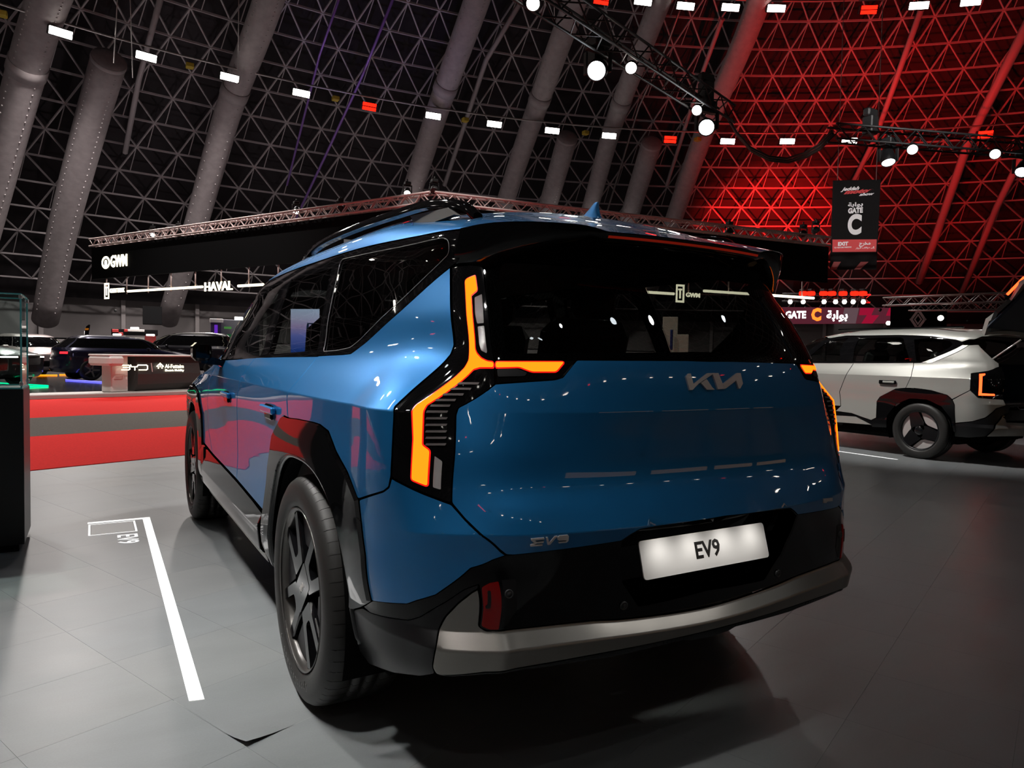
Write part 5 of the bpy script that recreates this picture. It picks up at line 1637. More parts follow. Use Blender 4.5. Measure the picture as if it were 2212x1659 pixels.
def shield(pxc, a, b, h):
    p, nrm, d = gpt(pxc, a, b); dd = -d if d.dot(_r) < 0 else d
    mb = MB(); w_ = h * .52
    T = lambda x, y: p + dd * x + Z * y
    for q in ([(-w_ / 2, h / 2), (w_ / 2, h / 2), (w_ / 2, -h / 2), (-w_ / 2, -h / 2), (-w_ / 2, h / 2)],):
        stroke(mb, [T(*v) for v in q], h * .13, nrm)
    stroke(mb, [T(0, h * .25), T(0, -h * .25)], h * .12, nrm); stroke(mb, [T(-w_ * .2, h * .25), T(w_ * .2, h * .25)], h * .1, nrm)
    mb.build('brand_emblem', M['warm_e'], fas)
shield(K5(170, 490), gC, gA, .68); shield((1469, 634), gC, gB, .62)
# stage lamps standing on the fascia trusses
GL = 'small stage lamps on the fascia truss'
for k, (px, lb) in enumerate((((330, 505), 'small lamp on the pale truss near its left end'), ((385, 500), 'small lamp on the pale truss left of the long duct'), ((640, 455), 'small lamp on the pale truss above the car front'), ((735, 450), 'small lamp on the pale truss above the roof rail'), ((880, 415), 'black lamp at the near corner of the pale truss'), ((938, 410), 'tall black lamp at the near corner of the pale truss'))):
    p = gpt(px, gC, gA, 0)[0] + gC
    spotlight(p, p + Vector((-1, -2, -2)), .8, lb, GL, yoke=True, lens='fixture' if k % 2 else 'white_e')
for k, (px, lb) in enumerate((((1735, 505), 'slanting black lamp on the truss by the red wall'), ((1762, 497), 'black lamp at the end of the truss by the gate banner'), ((1575, 500), 'black lamp on the truss above the spoiler'))):
    p = gpt(px, gC, gB, 0)[0] + gC
    spotlight(p, p + Vector((-1, -2, 1)), .9, lb, GL, yoke=True, lens='fixture')

# ================================================================== gate banner, gate screen
M['banner'] = mat('black_banner_print', (.012, .011, .0115), .9, 0, .05)
M['banner_red'] = mat('red_banner_print', (.62, .025, .03), .6)
M['banner_dim'] = mat('dark_red_banner_print', (.30, .03, .03), .6)
M['print_white'] = mat('white_print', (.80, .78, .80), .6)
bc = at((1848, 485), D=42); bn = (Vector((CAM.x, CAM.y, bc.z)) - bc).normalized(); bx = Vector((-bn.y, bn.x, 0)); 
if bx.dot(_r) < 0: bx = -bx
def bpt(px): d = ray(px); t_ = (bc - CAM).dot(bn) / d.dot(bn); q = CAM + d * t_ - bc; return (q.dot(bx), q.z)
ban = empty('gate_banner', bc, 0, 'hanging black banner for gate C with a red exit band', 'banner')
BM = basis(bx, Z, bn)
def bshape(name, pxs, mt, d0=.0, th=.02):
    mb = MB(); mb.prism([bpt(p) for p in pxs], BM @ Matrix.Translation((0, 0, d0)), th); return mb.build(name, mt, ban)
def K4(x, y): return (1780 + x / 7.543, 380 + y / 7.543)
bshape('banner_cloth', [K4(145, 75), K4(925, 60), K4(855, 1525), K4(95, 1530)], M['banner'], -.04, .04)
bshape('exit_band', [K4(138, 1038), K4(860, 1034), K4(850, 1238), K4(136, 1240)], M['banner_red'], .0, .012)
bshape('banner_stripe', [K4(160, 1400), K4(275, 1400), K4(200, 1525), K4(98, 1525)], M['banner_dim'], .0, .012)
bshape('banner_stripe', [K4(600, 1400), K4(725, 1400), K4(590, 1525), K4(490, 1525)], M['banner_dim'], .0, .012)
def btext(name, s_, x0, x1, y, h, mt, z=.014, bold=.02, shear=0):
    (xa, ya), (xb, yb) = bpt(K4(x0, y)), bpt(K4(x1, y))
    H_ = abs(bpt(K4(x0, y - h / 2))[1] - bpt(K4(x0, y + h / 2))[1]) / .70
    me = text_mesh(s_, 1, .01, bold, shear=shear)
    if not me.vertices: return None
    wx = max(v.co.x for v in me.vertices) - min(v.co.x for v in me.vertices); bpy.data.meshes.remove(me)
    return letters(name, s_, mt, ban, BM @ Matrix.Translation(((xa + xb) / 2, (ya + yb) / 2, z)), H_, .004, sx=(xb - xa) / (wx * H_), bold=bold * H_, shear=shear, res=8)
GATE_AR = '\ufe94\ufe91\ufe8d\ufeee\ufe91'
EXIT_AR = '\ufe9d\ufeae\ufea8\ufee3'
PARK_AR = '\u0627\u0644\u0632\u0648\u0627\u0631'[::-1]
PARK_AR = '\ufead\ufe8d\ufeed\ufeb0\ufedf\ufe8d \ufed2\ufed7\ufe8d\ufeee\ufee3 \ufef0\ufedf\ufe87'
btext('gate_lettering', GATE_AR, 392, 636, 468, 60, M['print_white'], bold=.03)
btext('gate_lettering', 'GATE', 392, 632, 568, 76, M['print_white'], bold=.06)
btext('gate_letter', 'C', 385, 612, 808, 296, M['print_white'], bold=.05)
btext('exit_lettering', 'EXIT', 225, 392, 1110, 56, M['print_white'], bold=.05)
btext('exit_lettering', EXIT_AR, 575, 760, 1098, 56, M['print_white'], bold=.03)
btext('exit_lettering', 'TO VISITORS PARKING', 165, 447, 1167, 22, M['print_white'], bold=.02)
btext('exit_lettering', PARK_AR, 515, 822, 1170, 24, M['print_white'], bold=.02)
btext('show_lettering', 'Jeddah', 275, 580, 212, 52, M['print_white'], bold=.04, shear=.5)
btext('show_lettering', 'motor', 300, 790, 254, 60, M['banner_red'], bold=.06, shear=.5, z=.010)
btext('show_lettering', 'show', 555, 805, 300, 42, M['print_white'], bold=.04, shear=.5)
for x in (220, 850):
    q = bpt(K4(x, 70)); mb = MB(); mb.tube([bx * q[0] + Z * q[1], bx * q[0] + Z * (q[1] + 14)], .02, 5); mb.build('hanger_wire', M['truss'], ban)

def K6(x, y): return (1600 + x / 4.1475, 400 + y / 4.1475)
bc2 = at((1800, 680), D=56)
scr = empty('gate_screen', bc2, 0, 'long lit screen over the gate with white and orange lettering', 'screen')
sn = (Vector((CAM.x, CAM.y, bc2.z)) - bc2).normalized(); sx_ = Vector((-sn.y, sn.x, 0))
if sx_.dot(_r) < 0: sx_ = -sx_
SM = basis(sx_, Z, sn)
def spt(px): d = ray(px); t_ = (bc2 - CAM).dot(sn) / d.dot(sn); q = CAM + d * t_ - bc2; return (q.dot(sx_), q.z)
def sshape(name, pxs, mt, d0=0.0, th=.05):
    mb = MB(); mb.prism([spt(p) for p in pxs], SM @ Matrix.Translation((0, 0, d0)), th); return mb.build(name, mt, scr)
M['scr_dark'] = emat('screen_dark', (.16, .03, .05), .55)
M['scr_red'] = emat('screen_red', (.50, .01, .05), .6)
M['scr_grey'] = emat('screen_grey', (.22, .13, .15), .5)
M['scr_orange'] = emat('screen_orange', (1, .10, .01), 4)
M['scr_white'] = emat('screen_white', (1, .9, .9), 4)
sshape('screen_face', [K6(250, 1092), K6(1438, 1100), K6(1438, 1240), K6(250, 1245)], M['scr_dark'])
sshape('screen_pattern', [K6(1070, 1100), K6(1200, 1100), K6(1170, 1165), K6(1060, 1165)], M['scr_red'], .05, .01)
sshape('screen_pattern', [K6(1130, 1165), K6(1240, 1165), K6(1180, 1240), K6(1080, 1240)], M['scr_red'], .05, .01)
sshape('screen_pattern', [K6(1330, 1100), K6(1438, 1100), K6(1438, 1170), K6(1300, 1170)], M['scr_red'], .05, .01)
sshape('screen_pattern', [K6(930, 1100), K6(1060, 1100), K6(1030, 1240), K6(900, 1240)], M['scr_grey'], .05, .01)
def stext(name, s_, x0, x1, y, h, mt, bold=.04):
    (xa, ya), (xb, yb) = spt(K6(x0, y)), spt(K6(x1, y)); H_ = abs(spt(K6(x0, y - h / 2))[1] - spt(K6(x0, y + h / 2))[1]) / .70
    me = text_mesh(s_, 1, .01, bold); wx = max(v.co.x for v in me.vertices) - min(v.co.x for v in me.vertices); bpy.data.meshes.remove(me)
    letters(name, s_, mt, scr, SM @ Matrix.Translation(((xa + xb) / 2, (ya + yb) / 2, .07)), H_, .01, sx=(xb - xa) / (wx * H_), bold=bold * H_)
stext('screen_lettering', 'GATE', 400, 585, 1165, 60, M['scr_white'])
stext('screen_lettering', 'C', 632, 722, 1165, 100, M['scr_orange'], .06)
stext('screen_lettering', GATE_AR, 770, 960, 1168, 70, M['scr_white'], .03)
# rows of red and white lamps over the gate
RT = at((1800, 643), D=50)
tr = box_truss('gate_truss', at((1690, 643), D=51), at((1880, 645), D=51), .5, M['btruss'], 'dark truss of lamps above the gate screen', .04)
for k, x in enumerate((1735, 1752, 1779, 1797, 1821, 1846, 1864)):
    p = at((x, 634), D=49.5)
    root = empty('red_lamp', p, 0, 'red lamp over the gate screen, %s of seven from the left' % names[k], 'lamp', 'red lamps over the gate')
    mb = MB(); mb.cbox((0, 0, 0), (.40, .40, .26), .06); mb.build('lamp_lens', M['red_e'], root)
    mb = MB(); mb.cbox((0, 0, .2), (.34, .34, .16), .03); mb.build('lamp_body', M['fixture'], root)
for k, x in enumerate((1707, 1735, 1780, 1805, 1824, 1843, 1865)):
    p = at((x, 652), D=49.5)
    root = empty('white_lamp', p, 0, 'white lamp over the gate screen, %s of seven from the left' % names[k], 'lamp', 'white lamps over the gate')
    mb = MB(); mb.lathe([(0, -.14), (.09, -.12), (.14, 0), (.09, .12), (0, .14)], basis((1, 0, 0), (0, 1, 0), (0, 0, 1)), 12); mb.build('lamp_lens', M['white_e'], root)
    mb = MB(); mb.cbox((0, 0, .2), (.24, .24, .14), .03); mb.build('lamp_body', M['fixture'], root)

# far brand box at the right with a rhombus emblem, and pale trusses
rb = at((1983, 690), D=40)
fb = empty('brand_tower', rb, 0, 'dark brand tower with a white rhombus emblem behind the silver car', 'sign')
rn = (Vector((CAM.x, CAM.y, rb.z)) - rb).normalized(); rx = Vector((-rn.y, rn.x, 0)); rx = rx if rx.dot(_r) > 0 else -rx
mb = MB(); mb.box(Vector((0, 0, -.1)) - rn * .6, (2.4, 1, 1.9), basis(rx, rn, Z).to_3x3()); mb.build('tower_body', M['dark'], fb)
mb = MB()
h_ = .46
stroke(mb, [rx * x * h_ * .62 + Z * y * h_ for x, y in ((0, 1), (1, 0), (0, -1), (-1, 0), (0, 1))], .11, rn)
stroke(mb, [rx * x * h_ * .30 + Z * y * h_ * .5 for x, y in ((0, 1), (1, 0), (0, -1), (-1, 0), (0, 1))], .06, rn)
mb.build('brand_emblem', M['print_white'], fb)
box_truss('stage_truss', at((1912, 652), D=37), at((2230, 640), D=34), .35, M['truss'], 'pale truss at right above the silver car roof', .035)
box_truss('stage_truss', at((1965, 664), D=37), at((2230, 660), D=36), .3, M['truss'], 'lower pale truss at right above the silver car roof', .03)
spotlight(at((2032, 687), D=36), CAM, .9, 'single white lamp above the silver car roof', 'lamps behind the silver car', lens='white_e', yoke=False)
spotlight(at((1919, 698), D=44), CAM, .9, 'white lamp just over the silver car roof edge', 'lamps behind the silver car', lens='white_e', yoke=False)

# ---------------------------------------------------------------- small far booths at the left
M['kiosk_white'] = mat('white_kiosk', (.70, .66, .64), .5)
M['kiosk_cream'] = mat('cream_board', (.62, .58, .48), .6, emit=(1, .9, .7), es=.12)  # the cream board has a faint glow put in, though no lamp
M['kiosk_red'] = mat('red_kiosk', (.45, .02, .02), .5)
M['violet_e'] = emat('violet_light', (.25, .05, .9), .5)
def face_box(name, pxa, pxb, D, depth, mt, parent, org, out=0):
    a, b = at(pxa, D=D), at(pxb, D=D); c_ = (a + b) / 2
    n_ = (Vector((CAM.x, CAM.y, 0)) - Vector((c_.x, c_.y, 0))).normalized(); x = Vector((-n_.y, n_.x, 0)); x = x if x.dot(_r) > 0 else -x
    w_ = abs((b - a).dot(x)); h_ = abs(b.z - a.z)
    mb = MB(); mb.cbox(c_ - org - n_ * (depth / 2 - out), (w_, depth, h_), min(.02, h_ * .2), basis(x, n_, Z).to_3x3()); return mb.build(name, mt, parent)
o = at((293, 800), D=60); kb = empty('far_kiosk', o, 0, 'small white and red kiosk with a checkered band beyond the dark car', 'kiosk')
face_box('kiosk_wall', (243, 727), (312, 800), 60, 2, M['kiosk_white'], kb, o); face_box('kiosk_red_wall', (313, 720), (337, 800), 60, 2, M['kiosk_red'], kb, o)
face_box('kiosk_band', (240, 710), (341, 725), 60, 2.2, M['banner'], kb, o, .1)
for x0, x1, y0, y1 in ((242, 256, 711, 718), (256, 266, 718, 725), (268, 276, 711, 717)): face_box('band_check', (x0, y0), (x1, y1), 60, .1, M['kiosk_red'], kb, o, .2)
face_box('band_check', (276, 711), (312, 717), 60, .1, M['kiosk_white'], kb, o, .2)
for x, y in ((253, 723), (291, 709), (325, 724)): face_box('kiosk_lamp', (x - 9, y - 2), (x + 9, y + 2), 59, .2, M['white_e'], kb, o, .5)
o = at((480, 760), D=56); kb = empty('far_booth', o, 0, 'grey booth with violet light beyond the black boxy car', 'kiosk')
face_box('booth_wall', (477, 690), (560, 800), 56, 2, mat('grey_booth', (.12, .12, .15), .5), kb, o); face_box('booth_side', (455, 696), (477, 800), 56, 2, mat('violet_booth', (.05, .03, .09), .4), kb, o)
face_box('booth_glow', (463, 702), (470, 796), 55.5, .1, M['violet_e'], kb, o, .5); face_box('booth_roof', (453, 688), (482, 697), 55.5, 2, M['kiosk_white'], kb, o)
face_box('booth_print', (484, 706), (500, 711), 55.5, .1, emat('green_print', (.2, .7, .15), .25), kb, o, .6)  # booth prints drawn as glowing surfaces
face_box('booth_print', (490, 722), (500, 745), 55.5, .1, emat('green_print2', (.1, .6, .2), .12), kb, o, .6)
face_box('booth_lamp', (507, 685), (525, 692), 55, .2, M['white_e'], kb, o, .6)
o = at((1450, 756), D=24); kb = empty('beige_totem', o, 0, 'beige information totem with a blue stripe seen through the rear window', 'totem')
face_box('totem_body', (1432, 684), (1462, 790), 24, .6, M['kiosk_cream'], kb, o); face_box('totem_wing', (1462, 722), (1486, 790), 24, .5, M['kiosk_cream'], kb, o); face_box('totem_stripe', (1448, 712), (1453, 756), 23.9, .1, mat('blue_stripe', (.05, .10, .40), .5), kb, o, .1)
# feather flag
o = at((186, 800), D=55); fl = empty('feather_flag', o, 0, 'dark feather flag with an orange band behind the cars', 'flag')
n_ = (Vector((CAM.x, CAM.y, 0)) - Vector((o.x, o.y, 0))).normalized(); x = Vector((-n_.y, n_.x, 0)); x = x if x.dot(_r) > 0 else -x
def fp(px): q = at(px, D=55) - o; return (q.dot(x), q.z)
mb = MB(); mb.prism([fp(p) for p in ((182, 742), (183, 715), (186, 705), (192, 701), (195, 702), (192, 720), (190, 742))], basis(x, Z, n_), .05); mb.build('flag_cloth', M['banner'], fl)
mb = MB(); mb.prism([fp(p) for p in ((183, 713), (184, 709), (192, 709), (191, 713))], basis(x, Z, n_, n_ * .03), .04); mb.build('flag_band', emat('glowing_orange_print', (.8, .25, .02), .35), fl)  # the cloth band is drawn with a glow, though no lamp
q = fp((182, 800)); mb = MB(); mb.tube([x * fp((183, 715))[0] + Z * fp((183, 715))[1], x * q[0] + Z * q[1]], .04, 6); mb.build('flag_pole', M['truss'], fl)
# hanging black loudspeaker cluster at left
o = at((345, 700), D=70); sp = empty('hanging_speaker', o, 0, 'black box hung beside the end of the long duct', 'speaker')
face_box('speaker_box', (308, 661), (350, 701), 70, 2, M['dark'], sp, o)

# big lit screen beyond the car, seen through its side glass
bs = at((655, 715), D=17)
led = empty('advert_screen', bs, 0, 'large lit screen with a dusk city tower seen through the car windows', 'screen')
ln = (Vector((CAM.x, CAM.y, bs.z)) - bs).normalized(); lx = Vector((-ln.y, ln.x, 0)); lx = lx if lx.dot(_r) > 0 else -lx
m = bpy.data.materials.new('screen_dusk'); m.use_nodes = True; nt = m.node_tree; nt.nodes.clear()
oo = nt.nodes.new('ShaderNodeOutputMaterial'); ee = nt.nodes.new('ShaderNodeEmission'); tc = nt.nodes.new('ShaderNodeTexCoord'); sp_ = nt.nodes.new('ShaderNodeSeparateXYZ'); rp = nt.nodes.new('ShaderNodeValToRGB')
rp.color_ramp.elements[0].color = (.02, .06, .30, 1); rp.color_ramp.elements[0].position = .1
rp.color_ramp.elements[1].color = (.50, .58, .80, 1); rp.color_ramp.elements[1].position = 1
for p_, c_ in ((.40, (.14, .16, .50)), (.62, (.42, .30, .55)), (.80, (.50, .48, .70))):
    e_ = rp.color_ramp.elements.new(p_); e_.color = (*c_, 1)
nt.links.new(tc.outputs['Generated'], sp_.inputs[0]); nt.links.new(sp_.outputs['Z'], rp.inputs[0]); nt.links.new(rp.outputs[0], ee.inputs[0]); ee.inputs[1].default_value = 3.2; nt.links.new(ee.outputs[0], oo.inputs[0])
def lpt(px): d = ray(px); t_ = (bs - CAM).dot(ln) / d.dot(ln); q = CAM + d * t_ - bs; return (q.dot(lx), q.z)
LM = basis(lx, Z, ln)
mb = MB(); mb.prism([lpt(p) for p in ((648, 668), (690, 668), (690, 765), (628, 765), (628, 668))], LM, .08); mb.build('screen_face', m, led)
mb = MB()
for q in ([(661, 742), (662, 705), (664, 697), (667, 700), (667, 742)], [(672, 742), (672, 700), (675, 697), (677, 706), (676, 742)], [(663, 700), (665, 698), (675, 698), (675, 701)], [(663, 722), (676, 722), (676, 765), (662, 765)]):
    mb.prism([lpt(p) for p in q], LM @ Matrix.Translation((0, 0, .085)), .01)
mb.build('tower_picture', emat('tower_dark', (.04, .09, .22), .8), led)
q = lpt((655, 765)); mb = MB(); mb.box(lx * q[0] + Z * ((q[1] - bs.z) / 2), (2.2, .3, q[1] + bs.z), LM.to_3x3()); mb.build('screen_stand', M['dark'], led)

# the stand's back wall behind the viewer: tan boards with dark openings, and dark side walls
M['tan'] = emat('tan_lightbox', (1, .58, .28), .40)
bw = empty('wall_stand'); tag(bw, kind='structure')
for k in range(4):
    mb = MB(); mb.cbox((2.6 + k * 2.5, -7.73 + k * .36, 1.35), (2.1, .12, .8), .02, Matrix.Rotation(R(8.2), 3, 'Z')); mb.build('lit_wall_panel', M['tan'], bw)
mb = MB(); mb.box((4.0, -7.66, 1.7), (16, .1, 3.4), Matrix.Rotation(R(8.2), 3, 'Z')); mb.build('wall_backing', M['dark'], bw)
# ================================================================== the silver car beside
def scaled_rows(fx, fy, fz, rows=ROWS):
    out = []
    for z, c_, pts in rows:
        Q = []
        for p in pts:
            x, y = p[0], p[1]; zz = p[2] if len(p) > 2 else z
            Q.append((fx(x, y, zz), fy(x, y, zz), fz(x, y, zz)))
        out.append((z, c_, Q))
    return out
E5O = Vector((8.435, 2.66, 0))
def _y5(x, y, z):
    y = y * .93 if y < 0 else y * (2.75 / 3.1)
    if y < 0: y += .10 * max(0, min(1, (z - 1.1) / .5)) * (-y)
    return y
EV5 = Hull(scaled_rows(lambda x, y, z: x * .957, _y5, lambda x, y, z: z * .975), 10, 260, 160)
M['pearl'] = car_paint('warm_pearl_white', (.44, .44, .41), .35, .42)
M['pearl_trim'] = mat('bright_ribbed_trim', (.75, .72, .66), .25, .6, bump=(300, .3))
M['strip5'] = emat('lit_red_lamp_far', (1, .05, .01), 6)
M['reflected_blue'] = mat('blue_reflection_lining', (.012, .02, .035), .4)  # dark lining with the blue reflection put into its colour
silver = empty('electric_crossover', E5O, 0, 'pearl white sport utility vehicle with its tailgate raised, behind the blue car', 'car')
def P5(*pts):
    out = []
    for p in pts:
        if p[0] == 's': out.append(EV5.side(p[1], p[2]))
        elif p[0] == 'u': out.append((p[1], p[2]))
        else: out.append(EV5.hit(CAM - E5O, ray((1680 + p[0] / 3.77, 580 + p[1] / 3.77))))
    return out
def both5(name, poly, mt, **kw):
    a = panel(EV5, name, poly, mt, silver, **kw); panel(EV5, name, poly, mt, silver, mirror=True, **kw); return a
kw = dict(grid=.05, step=.03, thick=.015, gap=.002)
q5 = P5((1160, 768), (1250, 768), (1560, 624), (1635, 620), (1800, 772), (1805, 800), (1720, 832), (1572, 853), (1566, 990), (1420, 1065), (1380, 1030), (1250, 992), (1130, 975), (1042, 973), (1086, 880), (1106, 768))
both5('quarter_panel', q5, M['pearl'], **kw)
bq5 = P5((1566, 993), (1632, 1053), (1838, 1068), (1858, 1115), (1780, 1140), (1690, 1215), (1590, 1245), (1444, 1258), (1440, 1110), (1422, 1070))
both5('bumper_corner', bq5, M['pearl'], **kw)
rd5 = P5((1104, 768), (1084, 880), (1040, 973), (960, 978), (830, 1045), (805, 1080), (800, 1215), (760, 1235), (600, 1178), (470, 1160), ('s', 1.10, .60), ('s', 1.13, .8), ('s', 1.05, 1.0), ('s', .98, 1.21))
both5('rear_door', rd5, M['pearl'], **kw)
fd5 = P5(('s', .985, 1.21), ('s', 1.055, 1.0), ('s', 1.135, .8), ('s', 1.105, .60), ('s', 1.9, .60), ('s', 2.02, .8), ('s', 1.86, 1.19))
both5('front_door', fd5, M['pearl'], **kw)
ff5 = P5(('s', 1.87, 1.19), ('s', 2.03, .8), ('s', 1.95, .60), ('s', 2.25, .62), ('s', 2.4, .85), ('s', 2.75, .95), ('s', 3.1, .85), ('s', 3.15, .60)) + [(EV5.uk[14], .62), (EV5.uk[16], .62), (EV5.uk[16], 1.2), (EV5.uk[13], 1.2)]
both5('front_fender', ff5, M['pearl'], **kw)
dlo5 = P5(('s', 1.88, 1.195), ('s', 1.05, 1.215), (1106, 765), (1160, 763), (1500, 622), (1500, 598), (1450, 580), (1250, 552), (1010, 542), (560, 548), ('s', 1.45, 1.565), ('s', 1.62, 1.50))
qp5 = P5((1130, 755), (1110, 580), (1240, 565), (1400, 590), (1420, 615), (1400, 640), (1180, 755))
rp5 = P5((610, 755), (670, 570), (1000, 560), (1020, 570), (1075, 755))
fp5 = P5((500, 755), (575, 565), ('s', 1.40, 1.53), ('s', 1.50, 1.49), ('s', 1.78, 1.23))
for mir in (False, True):
    panel(EV5, 'window_surround', dlo5, M['gloss'], silver, holes=[qp5, rp5, fp5], mirror=mir, **kw)
    for nm, q in (('quarter_window', qp5), ('rear_door_window', rp5), ('front_door_window', fp5)):
        panel(EV5, nm, q, M['glass5'] if 'glass5' in M else M['glass'], silver, mirror=mir, grid=.08, step=.04, thick=0, edge=0, gap=-.003, off=-.004)
    panel(EV5, 'window_trim', P5((1165, 768), (1500, 624), (1560, 622), (1250, 768)), M['pearl_trim'], silver, mirror=mir, off=.003, **kw)
    lm = panel(EV5, 'tail_lamp', P5((1572, 855), (1720, 834), (1825, 800), (1842, 1064), (1634, 1050), (1568, 990)), M['gloss'], silver, mirror=mir, **kw)
    panel(EV5, 'light_strip', P5((1640, 860), (1690, 857), (1690, 868), (1666, 878), (1660, 1016), (1764, 1022), (1768, 1037), (1634, 1034)), M['strip5'], lm, mirror=mir, grid=.05, step=.02, thick=.004, gap=0, edge=0, off=.004)
    def a5(W, d): return .008 + .01 * np.clip(d / .05, 0, 1)
    panel(EV5, 'wheel_arch_trim', P5((1444, 1260), (1441, 1108), (1420, 1068), (1380, 1032), (1250, 994), (1130, 977), (1042, 975), (960, 980), (830, 1047), (806, 1082), (802, 1218), (760, 1240), (770, 1290), ('s', .42, .36), ('s', .41, .52), ('s', .30, .68), ('s', .12, .765), ('s', -.10, .765), ('s', -.28, .69), ('s', -.39, .55), ('s', -.42, .38), (1450, 1330)), M['gloss'], silver, mirror=mir, offf=a5, **kw)
    panel(EV5, 'sill_trim', P5((762, 1238), (600, 1180), (470, 1162), ('s', 1.95, .585), ('s', 2.2, .4), ('s', .45, .36)), M['gloss'], silver, mirror=mir, off=.004, **kw)
    panel(EV5, 'sill_strip', P5((770, 1272), (640, 1205), (474, 1195), ('s', 1.9, .50), ('s', 1.9, .44), (474, 1250)), M['pearl_trim'], silver, mirror=mir, off=.012, **kw)
    panel(EV5, 'bumper_skirt', P5((1446, 1262), (1590, 1248), (1692, 1218), (1782, 1143), (1860, 1118), (1900, 1120), (1880, 1180), (1820, 1200), (1690, 1370), (1560, 1380), (1440, 1370)), M['black'], silver, mirror=mir, **kw)
    panel(EV5, 'front_arch_trim', P5(('s', 2.25, .60), ('s', 2.4, .84), ('s', 2.75, .94), ('s', 3.1, .84), ('s', 3.2, .5), ('s', 3.15, .5), ('s', 3.02, .68), ('s', 2.75, .765), ('s', 2.48, .68), ('s', 2.34, .5), ('s', 2.3, .4), ('s', 2.2, .4)), M['gloss'], silver, mirror=mir, offf=a5, **kw)
U5 = EV5.uk
vr = P5((1010, 538))[0][1]
roof5 = P5((1600, 575), (1560, 575), (1500, 596), (1450, 577), (1250, 549), (1010, 539), (560, 545), ('s', 1.45, 1.570)) + [(U5[12], 1.63), (U5[16], 1.63), (U5[16], 2.195), (0, 2.195), (0, 1.62), (U5[3], 1.62)]
both5('roof_panel', roof5, M['pearl'], grid=.06, step=.04, thick=.01, gap=0)
both5('windscreen', [(U5[12], 1.26), (U5[16], 1.24), (U5[16], 1.62), (U5[13], 1.62)], M['glass'], grid=.1, step=.06, thick=0, edge=0, gap=0)
both5('hood', [(U5[16], 1.19), (U5[13] + .1, 1.19), (U5[12], 1.23), (U5[16], 1.235)], M['pearl'], grid=.1, step=.06, thick=.01, gap=0)
both5('front_bumper', [(U5[13] + .15, .61), (U5[13] + .1, .32), (U5[16], .32), (U5[16], .61)], M['black'], grid=.1, step=.06, thick=.01, gap=0)
# rear: bumper across, skid plate, boot opening
rb5 = [(0, .70), (U5[3], .70)] + P5((1862, 1118), (1884, 1180), (1822, 1202)) + [(U5[3], .57), (0, .57)]
panel(EV5, 'rear_bumper', rb5 + [(-u, v) for u, v in reversed(rb5) if u > 1e-6], M['gloss'], silver, **kw)
sk5 = [(0, .55)] + [(U5[3], .55)] + P5((1826, 1206), (1700, 1368)) + [(U5[4], .38), (0, .38)]
panel(EV5, 'bumper_skid_plate', sk5 + [(-u, v) for u, v in reversed(sk5) if u > 1e-6], M['silver'], silver, off=.006, **kw)
# open boot: dark lining, seat backs, sill
mb = MB(); mb.box((0, -.42, .74), (1.30, .70, .03)); mb.box((0, -.10, 1.05), (1.35, .06, .62)); mb.build('boot_lining', M['reflected_blue'], silver)
for sgn in (-1, 1):
    mb = MB(); mb.cbox((sgn * .58, -.40, .98), (.08, .56, .5), .02); mb.build('boot_side', M['reflected_blue'], silver)
    mb = MB(); mb.tube([(sgn * .60, -.62, 1.24), (sgn * .60, -.98, 1.52)], .011, 8); mb.build('gas_strut', M['chrome'], silver)
mb = MB(); mb.cbox((0, -.78, .735), (1.25, .12, .05), .015); mb.build('boot_sill', M['black'], silver)
# raised tailgate hinged at the roof's rear edge
tg = bpy.data.objects.new('raised_tailgate', None); tg.empty_display_size = .1; tg.location = (0, -.52, 1.66); link(tg, silver)
tg.rotation_euler = (R(-48), 0, 0)
def trap(y0, w0, y1, w1, z0, z1, nm, mt, bow=.05):
    mb = MB(); V = []
    for y, w, zz in ((y0, w0, z0), (y0 + (y1 - y0) * .5, (w0 + w1) / 2 + .01, (z0 + z1) / 2 + bow), (y1, w1, z1)):
        for t_ in np.linspace(-1, 1, 9): V.append((w * t_, y, zz - .05 * t_ * t_))
    F = [(r_ * 9 + c_, r_ * 9 + c_ + 1, (r_ + 1) * 9 + c_ + 1, (r_ + 1) * 9 + c_) for r_ in range(2) for c_ in range(8)]
    V2 = [(x, y, z - .05) for x, y, z in V]
    mb.add(V + V2, F + [tuple(reversed([i + 27 for i in f])) for f in F], True)
    ed = [0, 1, 2, 3, 4, 5, 6, 7, 8, 17, 26, 25, 24, 23, 22, 21, 20, 19, 18, 9]
    mb.add([V[i] for i in ed] + [V2[i] for i in ed], [(i, (i + 1) % 20, (i + 1) % 20 + 20, i + 20) for i in range(20)])
    return mb.build(nm, mt, tg)
trap(.02, .60, -.30, .62, .0, .05, 'tailgate_spoiler', M['pearl'])
trap(-.05, .60, -.52, .70, -.02, .02, 'tailgate_glass', M['gloss'])
trap(-.50, .72, -.95, .80, .02, -.04, 'tailgate_skin', M['pearl'])
mb = MB(); mb.cbox((0, -.50, -.075), (1.30, .86, .05), .03); mb.build('tailgate_lining', M['reflected_blue'], tg)
for sgn in (-1, 1):
    mb = MB(); mb.cbox((sgn * .70, -.62, -.02), (.10, .30, .05), .02); l5 = mb.build('tailgate_lamp', M['gloss'], tg)
    mb = MB(); mb.cbox((sgn * .755, -.66, -.01), (.02, .26, .03), .006); mb.build('light_strip', M['strip5'], l5)
mb = MB(); mb.cbox((0, -.86, .63), (.52, .01, .11), .003); mb.build('number_plate', mat('blue_white_plate', (.45, .55, .70), .4), silver)
